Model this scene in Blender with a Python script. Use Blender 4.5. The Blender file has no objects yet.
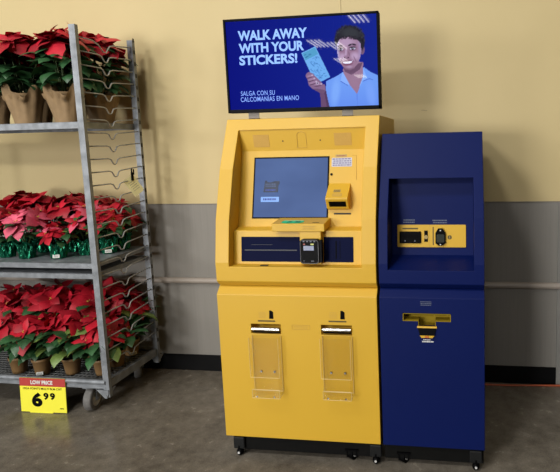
import bpy, math, random
import numpy as np
from mathutils import Vector, Matrix, Quaternion, noise as mnoise

C = bpy.context.scene.collection
SC = bpy.context.scene
PI = math.pi
R = math.radians

# ------------------------------------------------------------------ materials
def new_mat(name):
    m = bpy.data.materials.new(name); m.use_nodes = True
    nt = m.node_tree
    return m, nt, nt.nodes['Principled BSDF']

def pm(name, col, rough=0.5, metal=0.0, var=0.06, vscale=8.0, bump=0.0, bscale=60.0, spec=0.5,
       emit=None, estr=0.0, coat=0.0, detail=4.0, stretch=None):
    """Principled material whose base colour drifts a little with object-space noise."""
    m, nt, b = new_mat(name)
    N, L = nt.nodes, nt.links
    tc = N.new('ShaderNodeTexCoord'); src = tc.outputs['Object']
    if stretch:
        mp = N.new('ShaderNodeMapping'); mp.inputs['Scale'].default_value = stretch
        L.new(src, mp.inputs['Vector']); src = mp.outputs['Vector']
    if var > 0:
        n = N.new('ShaderNodeTexNoise'); n.inputs['Scale'].default_value = vscale; n.inputs['Detail'].default_value = detail
        L.new(src, n.inputs['Vector'])
        r = N.new('ShaderNodeValToRGB')
        r.color_ramp.elements[0].position = 0.3; r.color_ramp.elements[1].position = 0.7
        r.color_ramp.elements[0].color = [max(0, c * (1 - var)) for c in col] + [1]
        r.color_ramp.elements[1].color = [min(1, c * (1 + var)) for c in col] + [1]
        L.new(n.outputs['Fac'], r.inputs['Fac']); L.new(r.outputs['Color'], b.inputs['Base Color'])
    else:
        b.inputs['Base Color'].default_value = (*col, 1)
    b.inputs['Roughness'].default_value = rough; b.inputs['Metallic'].default_value = metal
    b.inputs['Specular IOR Level'].default_value = spec
    b.inputs['Coat Weight'].default_value = coat
    if bump > 0:
        n2 = N.new('ShaderNodeTexNoise'); n2.inputs['Scale'].default_value = bscale; n2.inputs['Detail'].default_value = 3
        L.new(src, n2.inputs['Vector'])
        bp = N.new('ShaderNodeBump'); bp.inputs['Strength'].default_value = bump; bp.inputs['Distance'].default_value = 0.004
        L.new(n2.outputs['Fac'], bp.inputs['Height']); L.new(bp.outputs['Normal'], b.inputs['Normal'])
    if emit:
        b.inputs['Emission Color'].default_value = (*emit, 1); b.inputs['Emission Strength'].default_value = estr
    return m

def s2l(r, g, b):
    f = lambda c: (c / 255 / 12.92) if c / 255 <= 0.04045 else ((c / 255 + 0.055) / 1.055) ** 2.4
    return (f(r), f(g), f(b))

M = {}
M['yellow'] = pm('yellow powder coat', (0.62, 0.372, 0.030), 0.42, var=0.02, vscale=3, bump=0.03, bscale=500, spec=0.4)
M['yellow_dim'] = pm('yellow grille', (0.55, 0.32, 0.06), 0.6, var=0.03, vscale=30)
M['blue'] = pm('blue powder coat', (0.0016, 0.0076, 0.074), 0.5, var=0.03, vscale=3, bump=0.03, bscale=500, spec=0.13)
M['navy'] = pm('navy slot plate', (0.0025, 0.0045, 0.030), 0.5, var=0.03, spec=0.04)
M['black'] = pm('black plastic', (0.002, 0.002, 0.0025), 0.55, var=0.1, spec=0.05)
M['gloss_black'] = pm('glossy black plastic', (0.002, 0.002, 0.0024), 0.4, var=0.05, spec=0.05)
M['dark'] = pm('dark slot', (0.012, 0.010, 0.008), 0.7, var=0.1)
M['bracket'] = pm('black leveling bracket', (0.008, 0.0085, 0.009), 0.5, var=0.1, spec=0.2)
M['plinth'] = pm('black steel plinth', (0.003, 0.003, 0.003), 0.6, var=0.15, vscale=20, spec=0.12)
M['chrome'] = pm('chrome bar', (0.42, 0.42, 0.45), 0.2, 1.0, var=0.03)
M['steel'] = pm('brushed steel bracket', (0.15, 0.135, 0.12), 0.5, 0.2, var=0.05)
M['edge_glint'] = pm('painted acrylic edge glint', (0.66, 0.52, 0.24), 0.3, var=0.1, vscale=40)  # pale colour paints the light caught along the tray edges
M['brown_ink'] = pm('brown printed bar', (0.09, 0.06, 0.012), 0.6, var=0.05)
M['emboss'] = pm('faint engraved yellow', (0.52, 0.32, 0.055), 0.6, var=0.03)
M['emboss_blue'] = pm('faint engraved grey', (0.10, 0.12, 0.18), 0.6, var=0.03)
M['white_ink'] = pm('white printing', (0.7, 0.7, 0.7), 0.6, var=0.02)
M['grey_ink'] = pm('grey printing', (0.18, 0.19, 0.24), 0.6, var=0.02)
M['lilac'] = pm('pale lilac sticker', (0.52, 0.52, 0.62), 0.5, var=0.03, vscale=40)
M['purple_ink'] = pm('purple ink', (0.10, 0.09, 0.24), 0.6, var=0.03)
M['green_sticker'] = pm('green sticker', (0.02, 0.50, 0.22), 0.5, var=0.05)
M['green_ink'] = pm('dark green ink', (0.006, 0.10, 0.05), 0.5, var=0.05)
M['pale_green'] = pm('pale green print', (0.25, 0.70, 0.42), 0.5, var=0.03)
M['tan'] = pm('tan print', (0.40, 0.28, 0.09), 0.6, var=0.1, vscale=120)
M['galv'] = pm('galvanised steel', (0.22, 0.235, 0.26), 0.5, 0.4, var=0.28, vscale=22, bump=0.15, bscale=40, detail=8)
M['galv_dark'] = pm('worn deck mesh', (0.17, 0.175, 0.18), 0.55, 0.5, var=0.3, vscale=30, bump=0.2, bscale=50)
M['wire'] = pm('galvanised wire', (0.36, 0.365, 0.37), 0.45, 0.4, var=0.15, vscale=60)
M['rubber'] = pm('grey rubber tread', (0.135, 0.13, 0.127), 0.75, var=0.2, vscale=40)
M['hub'] = pm('grey wheel hub', (0.60, 0.60, 0.60), 0.4, 0.1, var=0.15, vscale=40)
M['kraft'] = pm('kraft paper wrap', (0.265, 0.172, 0.085), 0.75, var=0.16, vscale=14, bump=0.5, bscale=28)
M['brown_pot'] = pm('tan plastic pot', (0.235, 0.135, 0.055), 0.55, var=0.06, vscale=10)
M['foil'] = pm('green foil wrap', (0.004, 0.125, 0.065), 0.25, 0.75, var=0.25, vscale=25, bump=0.9, bscale=45)
M['soil'] = pm('potting soil', (0.02, 0.013, 0.008), 0.95, var=0.4, vscale=60, bump=0.6, bscale=80)
M['stem'] = pm('plant stem', (0.06, 0.10, 0.03), 0.6, var=0.2)
M['leaf'] = pm('dark green leaf', (0.028, 0.092, 0.032), 0.42, var=0.45, vscale=14, spec=0.5)
M['leaf_light'] = pm('light green leaf', (0.13, 0.20, 0.045), 0.45, var=0.3, vscale=16)
M['red'] = pm('red bract', (0.46, 0.010, 0.026), 0.5, var=0.28, vscale=12, spec=0.35)
M['deep_red'] = pm('deep red bract', (0.31, 0.007, 0.018), 0.5, var=0.3, vscale=12, spec=0.35)
M['pink'] = pm('pink bract', (0.66, 0.10, 0.17), 0.5, var=0.22, vscale=14, spec=0.35)
M['bud'] = pm('yellow flower bud', (0.5, 0.32, 0.04), 0.5, var=0.2, vscale=80)
M['label_white'] = pm('white label', (0.65, 0.65, 0.63), 0.5, var=0.02)
M['label_ink'] = pm('label ink', (0.08, 0.08, 0.09), 0.6, var=0.05)
M['tag'] = pm('pale yellow tag', (0.86, 0.82, 0.48), 0.6, var=0.05, vscale=30)
M['sign_yellow'] = pm('yellow price card', (0.86, 0.80, 0.045), 0.5, var=0.02)
M['sign_red'] = pm('red price header', (0.42, 0.035, 0.03), 0.5, var=0.03)
M['sign_back'] = pm('clear sign holder edge', (0.5, 0.5, 0.45), 0.4, var=0.02)
M['cable'] = pm('orange cable', (0.42, 0.085, 0.03), 0.5, var=0.08)
M['rail'] = pm('beige bumper rail', (0.33, 0.285, 0.25), 0.45, var=0.05, vscale=5)
M['base'] = pm('black rubber base', (0.0025, 0.0025, 0.003), 0.55, var=0.2, vscale=12, spec=0.12)
M['guard'] = pm('grey corner guard', (0.20, 0.195, 0.185), 0.5, var=0.05)
M['ceil'] = pm('white ceiling', (0.55, 0.54, 0.52), 0.9, var=0.04, vscale=1)
M['fixture'] = pm('white fixture body', (0.3, 0.3, 0.29), 0.5, var=0.03)
M['scuff'] = pm('dark scuff', (0.24, 0.19, 0.13), 0.8, var=0.1)
M['tube'] = pm('fluorescent tube', (0.8, 0.8, 0.8), 0.5, var=0, emit=(1.0, 0.96, 0.9), estr=18)
M['terminal_lcd'] = pm('terminal lcd', (0.05, 0.06, 0.09), 0.25, var=0.05, emit=(0.12, 0.14, 0.26), estr=0.8)
M['led_yellow'] = pm('pale yellow key light', (0.4, 0.42, 0.12), 0.4, var=0.02, emit=(0.4, 0.42, 0.1), estr=0.35)
M['led_red'] = pm('red key light', (0.3, 0.05, 0.04), 0.4, var=0.02)
M['txt'] = pm('screen headline', (0.05, 0.08, 0.2), 0.12, var=0, emit=s2l(150, 192, 255), estr=1.0, spec=0.2)
M['txt_small'] = pm('screen small text', (0.05, 0.08, 0.2), 0.12, var=0, emit=s2l(128, 165, 248), estr=1.0, spec=0.2)
M['ui_dark'] = pm('screen dark icon', (0.01, 0.015, 0.03), 0.2, var=0, emit=s2l(26, 36, 58), estr=1.0, spec=0.05)
M['ui_mid'] = pm('screen icon text', (0.02, 0.03, 0.05), 0.2, var=0, emit=s2l(58, 74, 112), estr=1.0, spec=0.05)
M['ui_button'] = pm('screen button', (0.05, 0.08, 0.15), 0.2, var=0, emit=s2l(118, 162, 228), estr=1.0, spec=0.05)
M['ui_ink'] = pm('screen button text', (0.02, 0.03, 0.1), 0.2, var=0, emit=s2l(40, 60, 140), estr=1.0, spec=0.05)

def mat_wall():
    m, nt, b = new_mat('two tone painted wall'); N, L = nt.nodes, nt.links
    geo = N.new('ShaderNodeNewGeometry'); sep = N.new('ShaderNodeSeparateXYZ')
    L.new(geo.outputs['Position'], sep.inputs['Vector'])
    n = N.new('ShaderNodeTexNoise'); n.inputs['Scale'].default_value = 1.7; n.inputs['Detail'].default_value = 5
    L.new(geo.outputs['Position'], n.inputs['Vector'])
    r1 = N.new('ShaderNodeValToRGB'); r1.color_ramp.elements[0].position = .35; r1.color_ramp.elements[1].position = .65
    r1.color_ramp.elements[0].color = (0.535, 0.430, 0.225, 1); r1.color_ramp.elements[1].color = (0.565, 0.455, 0.242, 1)
    r2 = N.new('ShaderNodeValToRGB'); r2.color_ramp.elements[0].position = .35; r2.color_ramp.elements[1].position = .65
    r2.color_ramp.elements[0].color = (0.212, 0.200, 0.184, 1); r2.color_ramp.elements[1].color = (0.232, 0.219, 0.202, 1)
    # faint vertical streaks on the lower panels
    mp = N.new('ShaderNodeMapping'); mp.inputs['Scale'].default_value = (30, 1, 0.6)
    L.new(geo.outputs['Position'], mp.inputs['Vector'])
    n3 = N.new('ShaderNodeTexNoise'); n3.inputs['Scale'].default_value = 3; L.new(mp.outputs['Vector'], n3.inputs['Vector'])
    L.new(n.outputs['Fac'], r1.inputs['Fac'])
    mixf = N.new('ShaderNodeMath'); mixf.operation = 'MULTIPLY_ADD'; mixf.inputs[1].default_value = 0.7; mixf.inputs[2].default_value = 0.15
    L.new(n3.outputs['Fac'], mixf.inputs[0]); L.new(mixf.outputs[0], r2.inputs['Fac'])
    cmp_ = N.new('ShaderNodeMath'); cmp_.operation = 'GREATER_THAN'; cmp_.inputs[1].default_value = 1.0845
    L.new(sep.outputs['Z'], cmp_.inputs[0])
    mix = N.new('ShaderNodeMix'); mix.data_type = 'RGBA'
    L.new(cmp_.outputs[0], mix.inputs['Factor']); L.new(r2.outputs['Color'], mix.inputs['A']); L.new(r1.outputs['Color'], mix.inputs['B'])
    L.new(mix.outputs['Result'], b.inputs['Base Color'])
    b.inputs['Roughness'].default_value = 0.55; b.inputs['Specular IOR Level'].default_value = 0.3
    n2 = N.new('ShaderNodeTexNoise'); n2.inputs['Scale'].default_value = 90
    L.new(geo.outputs['Position'], n2.inputs['Vector'])
    bp = N.new('ShaderNodeBump'); bp.inputs['Strength'].default_value = 0.06; bp.inputs['Distance'].default_value = 0.004
    L.new(n2.outputs['Fac'], bp.inputs['Height']); L.new(bp.outputs['Normal'], b.inputs['Normal'])
    return m

def mat_floor():
    m, nt, b = new_mat('polished concrete'); N, L = nt.nodes, nt.links
    geo = N.new('ShaderNodeNewGeometry')
    def nz(scale, detail, rough=0.6):
        n = N.new('ShaderNodeTexNoise'); n.inputs['Scale'].default_value = scale; n.inputs['Detail'].default_value = detail
        n.inputs['Roughness'].default_value = rough
        L.new(geo.outputs['Position'], n.inputs['Vector']); return n
    a, c, e = nz(2.2, 6), nz(14, 8, .7), nz(170, 3)
    r = N.new('ShaderNodeValToRGB'); r.color_ramp.elements[0].position = .36; r.color_ramp.elements[1].position = .64
    r.color_ramp.elements[0].color = (0.078, 0.067, 0.054, 1); r.color_ramp.elements[1].color = (0.235, 0.207, 0.171, 1)
    add = N.new('ShaderNodeMath'); add.operation = 'MULTIPLY_ADD'; add.inputs[1].default_value = 0.45
    L.new(c.outputs['Fac'], add.inputs[0])
    h = N.new('ShaderNodeMath'); h.operation = 'MULTIPLY'; h.inputs[1].default_value = 0.30; L.new(a.outputs['Fac'], h.inputs[0])
    h2 = N.new('ShaderNodeMath'); h2.operation = 'MULTIPLY_ADD'; h2.inputs[1].default_value = 0.25
    L.new(e.outputs['Fac'], h2.inputs[0]); L.new(h.outputs[0], h2.inputs[2]); L.new(h2.outputs[0], add.inputs[2])
    L.new(add.outputs[0], r.inputs['Fac']); L.new(r.outputs['Color'], b.inputs['Base Color'])
    rr = N.new('ShaderNodeMapRange'); rr.inputs['From Min'].default_value = .3; rr.inputs['From Max'].default_value = .7
    rr.inputs['To Min'].default_value = .15; rr.inputs['To Max'].default_value = .30
    L.new(c.outputs['Fac'], rr.inputs['Value']); L.new(rr.outputs['Result'], b.inputs['Roughness'])
    b.inputs['Specular IOR Level'].default_value = 0.4
    bp = N.new('ShaderNodeBump'); bp.inputs['Strength'].default_value = 0.08; bp.inputs['Distance'].default_value = 0.003
    L.new(e.outputs['Fac'], bp.inputs['Height']); L.new(bp.outputs['Normal'], b.inputs['Normal'])
    return m

def mat_acrylic():
    m, nt, b = new_mat('clear acrylic'); N, L = nt.nodes, nt.links
    N.remove(b); out = N['Material Output']
    tr = N.new('ShaderNodeBsdfTransparent'); tr.inputs['Color'].default_value = (0.972, 0.965, 0.945, 1)
    gl = N.new('ShaderNodeBsdfGlossy'); gl.inputs['Roughness'].default_value = 0.07; gl.inputs['Color'].default_value = (1, 1, 1, 1)
    fr0 = N.new('ShaderNodeLayerWeight'); fr0.inputs['Blend'].default_value = 0.25
    fr = N.new('ShaderNodeMath'); fr.operation = 'MULTIPLY_ADD'; fr.inputs[1].default_value = 0.12; fr.inputs[2].default_value = 0.0; L.new(fr0.outputs['Facing'], fr.inputs[0])
    n = N.new('ShaderNodeTexNoise'); n.inputs['Scale'].default_value = 12
    bp = N.new('ShaderNodeBump'); bp.inputs['Strength'].default_value = 0.05; L.new(n.outputs['Fac'], bp.inputs['Height'])
    L.new(bp.outputs['Normal'], gl.inputs['Normal'])
    mx = N.new('ShaderNodeMixShader'); L.new(fr.outputs[0], mx.inputs[0]); L.new(tr.outputs[0], mx.inputs[1]); L.new(gl.outputs[0], mx.inputs[2])
    L.new(mx.outputs[0], out.inputs['Surface'])
    return m

def mat_screen_picture(attr):
    m, nt, b = new_mat('lit display picture'); N, L = nt.nodes, nt.links
    a = N.new('ShaderNodeAttribute'); a.attribute_name = attr
    b.inputs['Base Color'].default_value = (0.002, 0.002, 0.004, 1); b.inputs['Roughness'].default_value = 0.02; b.inputs['Specular IOR Level'].default_value = 0.30
    L.new(a.outputs['Color'], b.inputs['Emission Color']); b.inputs['Emission Strength'].default_value = 1.0
    return m

M['wall'] = mat_wall(); M['floor'] = mat_floor(); M['acrylic'] = mat_acrylic(); M['picture'] = mat_screen_picture('picture')

def mat_touch():
    m, nt, b = new_mat('kiosk touch screen'); N, L = nt.nodes, nt.links
    tc = N.new('ShaderNodeTexCoord'); sep = N.new('ShaderNodeSeparateXYZ'); L.new(tc.outputs['Generated'], sep.inputs[0])
    n = N.new('ShaderNodeTexNoise'); n.inputs['Scale'].default_value = 1.5; L.new(tc.outputs['Generated'], n.inputs['Vector'])
    r = N.new('ShaderNodeValToRGB'); r.color_ramp.elements[0].color = (*s2l(70, 92, 142), 1); r.color_ramp.elements[1].color = (*s2l(96, 122, 178), 1)
    L.new(n.outputs['Fac'], r.inputs['Fac']); L.new(r.outputs['Color'], b.inputs['Emission Color'])
    b.inputs['Emission Strength'].default_value = 0.85
    b.inputs['Base Color'].default_value = (0.008, 0.010, 0.016, 1); b.inputs['Roughness'].default_value = 0.5; b.inputs['Specular IOR Level'].default_value = 0.05
    return m
M['touch'] = mat_touch()

# ------------------------------------------------------------------ mesh builder
class MB:
    def __init__(s): s.v = []; s.f = []; s.m = []; s.sm = []
    def add(s, vs, fs, mi=0, smooth=False, T=None):
        o = len(s.v)
        for p in vs:
            p = Vector(p)
            s.v.append(tuple(T @ p) if T is not None else tuple(p))
        for f in fs:
            s.f.append([i + o for i in f]); s.m.append(mi); s.sm.append(smooth)
        return s
    def box(s, a, b, mi=0, T=None):
        x0, x1 = sorted((a[0], b[0])); y0, y1 = sorted((a[1], b[1])); z0, z1 = sorted((a[2], b[2]))
        vs = [(x0, y0, z0), (x1, y0, z0), (x1, y1, z0), (x0, y1, z0), (x0, y0, z1), (x1, y0, z1), (x1, y1, z1), (x0, y1, z1)]
        fs = [(0, 3, 2, 1), (4, 5, 6, 7), (0, 1, 5, 4), (1, 2, 6, 5), (2, 3, 7, 6), (3, 0, 4, 7)]
        return s.add(vs, fs, mi, False, T)
    def hexa(s, lo, hi, mi=0, T=None):
        """lo, hi: two quads with matching order (bottom counter-clockwise seen from above)."""
        return s.add(list(lo) + list(hi), [(0, 3, 2, 1), (4, 5, 6, 7), (0, 1, 5, 4), (1, 2, 6, 5), (2, 3, 7, 6), (3, 0, 4, 7)], mi, False, T)
    def prism(s, poly, d, mi=0, T=None):
        """poly: 3D points of one cap, d: extrusion vector."""
        n = len(poly); d = Vector(d)
        vs = [tuple(p) for p in poly] + [tuple(Vector(p) + d) for p in poly]
        fs = [tuple(reversed(range(n))), tuple(range(n, 2 * n))] + [(i, (i + 1) % n, n + (i + 1) % n, n + i) for i in range(n)]
        return s.add(vs, fs, mi, False, T)
    def cyl(s, p0, p1, r0, r1=None, n=16, mi=0, caps=True, smooth=True, T=None):
        r1 = r0 if r1 is None else r1
        p0, p1 = Vector(p0), Vector(p1); ax = (p1 - p0).normalized()
        u = ax.orthogonal().normalized(); w = ax.cross(u)
        vs = []
        for p, r in ((p0, r0), (p1, r1)):
            for i in range(n):
                a = 2 * PI * i / n; vs.append(p + (u * math.cos(a) + w * math.sin(a)) * r)
        s.add(vs, [(i, (i + 1) % n, n + (i + 1) % n, n + i) for i in range(n)], mi, smooth, T)
        if caps:
            s.add(vs, [tuple(reversed(range(n))), tuple(range(n, 2 * n))], mi, False, T)
        return s
    def tube(s, pts, r, n=6, mi=0, T=None, smooth=True):
        pts = [Vector(p) for p in pts]; rs = r if isinstance(r, (list, tuple)) else [r] * len(pts)
        vs = []; up = None
        for i, p in enumerate(pts):
            t = (pts[min(i + 1, len(pts) - 1)] - pts[max(i - 1, 0)]).normalized()
            if up is None: up = t.orthogonal().normalized()
            up = (up - t * up.dot(t)); up = up.normalized() if up.length > 1e-6 else t.orthogonal().normalized()
            w = t.cross(up)
            for k in range(n):
                a = 2 * PI * k / n; vs.append(p + (up * math.cos(a) + w * math.sin(a)) * rs[i])
        fs = []
        for i in range(len(pts) - 1):
            for k in range(n):
                fs.append((i * n + k, i * n + (k + 1) % n, (i + 1) * n + (k + 1) % n, (i + 1) * n + k))
        fs.append(tuple(reversed(range(n)))); fs.append(tuple(range((len(pts) - 1) * n, len(pts) * n)))
        return s.add(vs, fs, mi, smooth, T)
    def lathe(s, prof, n=24, mi=0, T=None, smooth=True, wob=None):
        """prof: (radius, z) list around z; wob(i_profile, angle) -> (dr, dz)."""
        vs = []
        for j, (r, z) in enumerate(prof):
            for k in range(n):
                a = 2 * PI * k / n; dr, dz = wob(j, a) if wob else (0, 0)
                vs.append(((r + dr) * math.cos(a), (r + dr) * math.sin(a), z + dz))
        fs = [(j * n + k, j * n + (k + 1) % n, (j + 1) * n + (k + 1) % n, (j + 1) * n + k) for j in range(len(prof) - 1) for k in range(n)]
        return s.add(vs, fs, mi, smooth, T)
    def ball(s, c, r, n=8, mi=0):
        prof = [(max(1e-4, r * math.sin(PI * j / n)), -r * math.cos(PI * j / n)) for j in range(n + 1)]
        return s.lathe(prof, n, mi, Matrix.Translation(Vector(c)))
    def build(s, name, mats, parent=None, bevel=0.0, weld=False, seg=2):
        me = bpy.data.meshes.new(name)
        me.from_pydata([tuple(v) for v in s.v], [], s.f)
        mats = mats if isinstance(mats, (list, tuple)) else [mats]
        for m in mats: me.materials.append(M[m] if isinstance(m, str) else m)
        me.polygons.foreach_set('material_index', s.m); me.polygons.foreach_set('use_smooth', s.sm)
        me.update()
        if weld:
            import bmesh
            bm = bmesh.new(); bm.from_mesh(me); bmesh.ops.remove_doubles(bm, verts=bm.verts, dist=1e-5)
            bmesh.ops.recalc_face_normals(bm, faces=bm.faces); bm.to_mesh(me); bm.free()
        o = bpy.data.objects.new(name, me); C.objects.link(o)
        if parent: o.parent = parent
        if bevel > 0:
            b = o.modifiers.new('edge', 'BEVEL'); b.width = bevel; b.segments = seg; b.limit_method = 'ANGLE'; b.angle_limit = R(28)
        return o

def tag(o, label=None, cat=None, group=None, kind=None):
    if label: o['label'] = label
    if cat: o['category'] = cat
    if group: o['group'] = group
    if kind: o['kind'] = kind
    return o

def empty(name, loc, rz=0.0, label=None, cat=None, group=None):
    o = bpy.data.objects.new(name, None); C.objects.link(o); o.location = loc; o.rotation_euler = (0, 0, rz)
    o.empty_display_size = 0.05
    return tag(o, label, cat, group)

def copy_tree(o, parent=None):
    c = o.copy(); C.objects.link(c)
    if parent: c.parent = parent
    for ch in list(o.children): copy_tree(ch, c)
    return c

def text_geo(body, bold=0.0, spacing=1.0):
    cu = bpy.data.curves.new('t', 'FONT'); cu.body = body; cu.size = 1.0; cu.offset = bold; cu.space_character = spacing
    cu.resolution_u = 4
    ob = bpy.data.objects.new('t', cu); C.objects.link(ob)
    dg = bpy.context.evaluated_depsgraph_get(); dg.update()
    me = bpy.data.meshes.new_from_object(ob.evaluated_get(dg))
    vs = [tuple(v.co) for v in me.vertices]; fs = [tuple(p.vertices) for p in me.polygons]
    bpy.data.objects.remove(ob); bpy.data.curves.remove(cu); bpy.data.meshes.remove(me)
    return vs, fs

def add_text(mb, body, T, x0, x1, z0, z1, bold=0.0, spacing=1.0, mi=0):
    """text stretched to the rectangle x0..x1, z0..z1 of the plane given by T (local x right, local y up)."""
    vs, fs = text_geo(body, bold, spacing)
    xs = [v[0] for v in vs]; ys = [v[1] for v in vs]
    ax, bx, ay, by = min(xs), max(xs), min(ys), max(ys)
    out = [((v[0] - ax) / (bx - ax) * (x1 - x0) + x0, (v[1] - ay) / (by - ay) * (z1 - z0) + z0, 0) for v in vs]
    mb.add(out, fs, mi, False, T)

def plane_T(y, z, slope=0.0, off=0.0):
    """frame of a front-facing panel: local x = world x, local y runs up it, local z out towards the viewer.
    (y, z) = world point for local y = 0; slope = dy/dz of the panel."""
    up = Vector((0, slope, 1)).normalized(); nrm = Vector((1, 0, 0)).cross(up)   # points to -y
    o = Vector((0, y, z)) + nrm * off
    return Matrix(((1, up.x, nrm.x, o.x), (0, up.y, nrm.y, o.y), (0, up.z, nrm.z, o.z), (0, 0, 0, 1)))

def rrect(x0, x1, y0, y1, r, n=5):
    pts = []
    for cx, cy, a0 in ((x1 - r, y1 - r, 0), (x0 + r, y1 - r, 90), (x0 + r, y0 + r, 180), (x1 - r, y0 + r, 270)):
        for i in range(n + 1):
            a = R(a0 + 90 * i / n); pts.append((cx + r * math.cos(a), cy + r * math.sin(a)))
    return pts

def slab(mb, poly2, d, T, mi=0, z=0.0):
    mb.prism([(p[0], p[1], z) for p in poly2], (0, 0, d), mi, T)

# ------------------------------------------------------------------ the setting
W0, W1 = -7.0, 6.0
mb = MB(); mb.box((W0, 0, 0), (W1, 0.12, 6.5)); wall = mb.build('wall_back', 'wall'); tag(wall, kind='structure')
mb = MB(); mb.box((W0, -26, -0.1), (W1, 0.12, 0)); tag(mb.build('floor', 'floor'), kind='structure')
mb = MB(); mb.box((W0, -26, 6.5), (W1, 0.12, 6.6)); tag(mb.build('ceiling', 'ceil'), kind='structure')
mb = MB(); mb.box((W0, -0.008, 0.0), (1.635, 0, 0.106)); tag(mb.build('baseboard_back', 'base', bevel=0.002), kind='structure')
mb = MB(); prof = [(0, .617), (-.012, .617), (-.022, .61), (-.026, .598), (-.022, .586), (-.012, .579), (0, .579)]
mb.prism([(W0, y, z) for y, z in reversed(prof)], (W1 - W0, 0, 0)); tag(mb.build('trim_1', 'rail', bevel=0.003), kind='structure')
mb = MB(); mb.box((1.635, -0.012, 0), (1.71, 0, 1.082)); tag(mb.build('trim_2', 'guard', bevel=0.002), kind='structure')
# joints of the upper wall panels: thin vertical cover strips
mb = MB(); mb.box((0.4165, -0.0035, 1.087), (0.4225, 0, 6.5)); tag(mb.build('trim_3', 'wall'), kind='structure')
mb = MB(); mb.box((W0, -0.004, 1.083), (1.71, 0, 1.0865)); mb.box((1.71, -.004, 1.083), (W1, 0, 1.0865))
tag(mb.build('trim_4', pm('seam strip', (0.20, 0.175, 0.15), .6)), kind='structure')
mb = MB()
for (x, z, l) in ((.872, 1.6135, .012), (.884, 1.6125, .01), (.895, 1.610, .008)):
    mb.box((x, -.0012, z), (x + l, 0, z + .0025))
mb.build('scuff_mark', 'scuff', wall)

# ------------------------------------------------------------------ yellow kiosk
PY = [(.812, -.806), (.838, -.833), (.923, -.835), (1.112, -.805), (1.334, -.736), (1.563, -.628)]
PB = [(.812, -.806), (.838, -.833), (.925, -.835), (1.117, -.805), (1.478, -.640)]
def yf(P, z):
    for (z0, y0), (z1, y1) in zip(P, P[1:]):
        if z0 <= z <= z1: return y0 + (y1 - y0) * (z - z0) / (z1 - z0)
    return P[-1][1]
BACK = -.13
def upper_cabinet(name, P, x0, x1, hx0, hx1, hz0, hz1, yin, mat, parent, floor_pts=None):
    """sloped cabinet with a recess: front grid with a hole, the recess walls, sides, top, bottom and back in one welded mesh."""
    mb = MB(); xs = [x0, hx0, hx1, x1]
    zs = sorted({z for z, _ in P[1:]} | {hz0, hz1}); top = P[-1][0]
    q = lambda a, b, c, d: mb.add([a, b, c, d], [(0, 1, 2, 3)])
    for za, zb in zip(zs, zs[1:]):
        ya, yb = yf(P, za), yf(P, zb)
        for i in range(3):
            if i == 1 and hz0 - 1e-6 <= za and zb <= hz1 + 1e-6: continue
            q((xs[i], ya, za), (xs[i + 1], ya, za), (xs[i + 1], yb, zb), (xs[i], yb, zb))
        if hz0 - 1e-6 <= za and zb <= hz1 + 1e-6:
            q((hx0, ya, za), (hx0, yb, zb), (hx0, yin, zb), (hx0, yin, za))
            q((hx1, ya, za), (hx1, yin, za), (hx1, yin, zb), (hx1, yb, zb))
        for x in (x0, x1): q((x, ya, za), (x, yb, zb), (x, BACK, zb), (x, BACK, za))
        q((x0, BACK, za), (x1, BACK, za), (x1, BACK, zb), (x0, BACK, zb))
        if hz0 - 1e-6 <= za and zb <= hz1 + 1e-6:
            q((hx0, yin, za), (hx1, yin, za), (hx1, yin, zb), (hx0, yin, zb))
    ya, yb = yf(P, hz0), yf(P, hz1)
    q((hx0, ya, hz0), (hx1, ya, hz0), (hx1, yin, hz0), (hx0, yin, hz0))
    q((hx0, yb, hz1), (hx0, yin, hz1), (hx1, yin, hz1), (hx1, yb, hz1))
    for i in range(3):
        q((xs[i], P[-1][1], top), (xs[i + 1], P[-1][1], top), (xs[i + 1], BACK, top), (xs[i], BACK, top))
        q((xs[i], P[1][1], P[1][0]), (xs[i], P[0][1], P[0][0]), (xs[i + 1], P[0][1], P[0][0]), (xs[i + 1], P[1][1], P[1][0]))
        q((xs[i], P[0][1], P[0][0]), (xs[i], BACK, P[0][0]), (xs[i + 1], BACK, P[0][0]), (xs[i + 1], P[0][1], P[0][0]))
    for x in (x0, x1):
        mb.add([(x, P[1][1], P[1][0]), (x, P[0][1], P[0][0]), (x, BACK, P[0][0]), (x, BACK, P[1][0])], [(0, 1, 2, 3)])
    q((x0, BACK, P[0][0]), (x1, BACK, P[0][0]), (x1, BACK, P[1][0]), (x0, BACK, P[1][0]))
    return mb.build(name, mat, parent, bevel=0.0025, weld=True)

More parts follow.
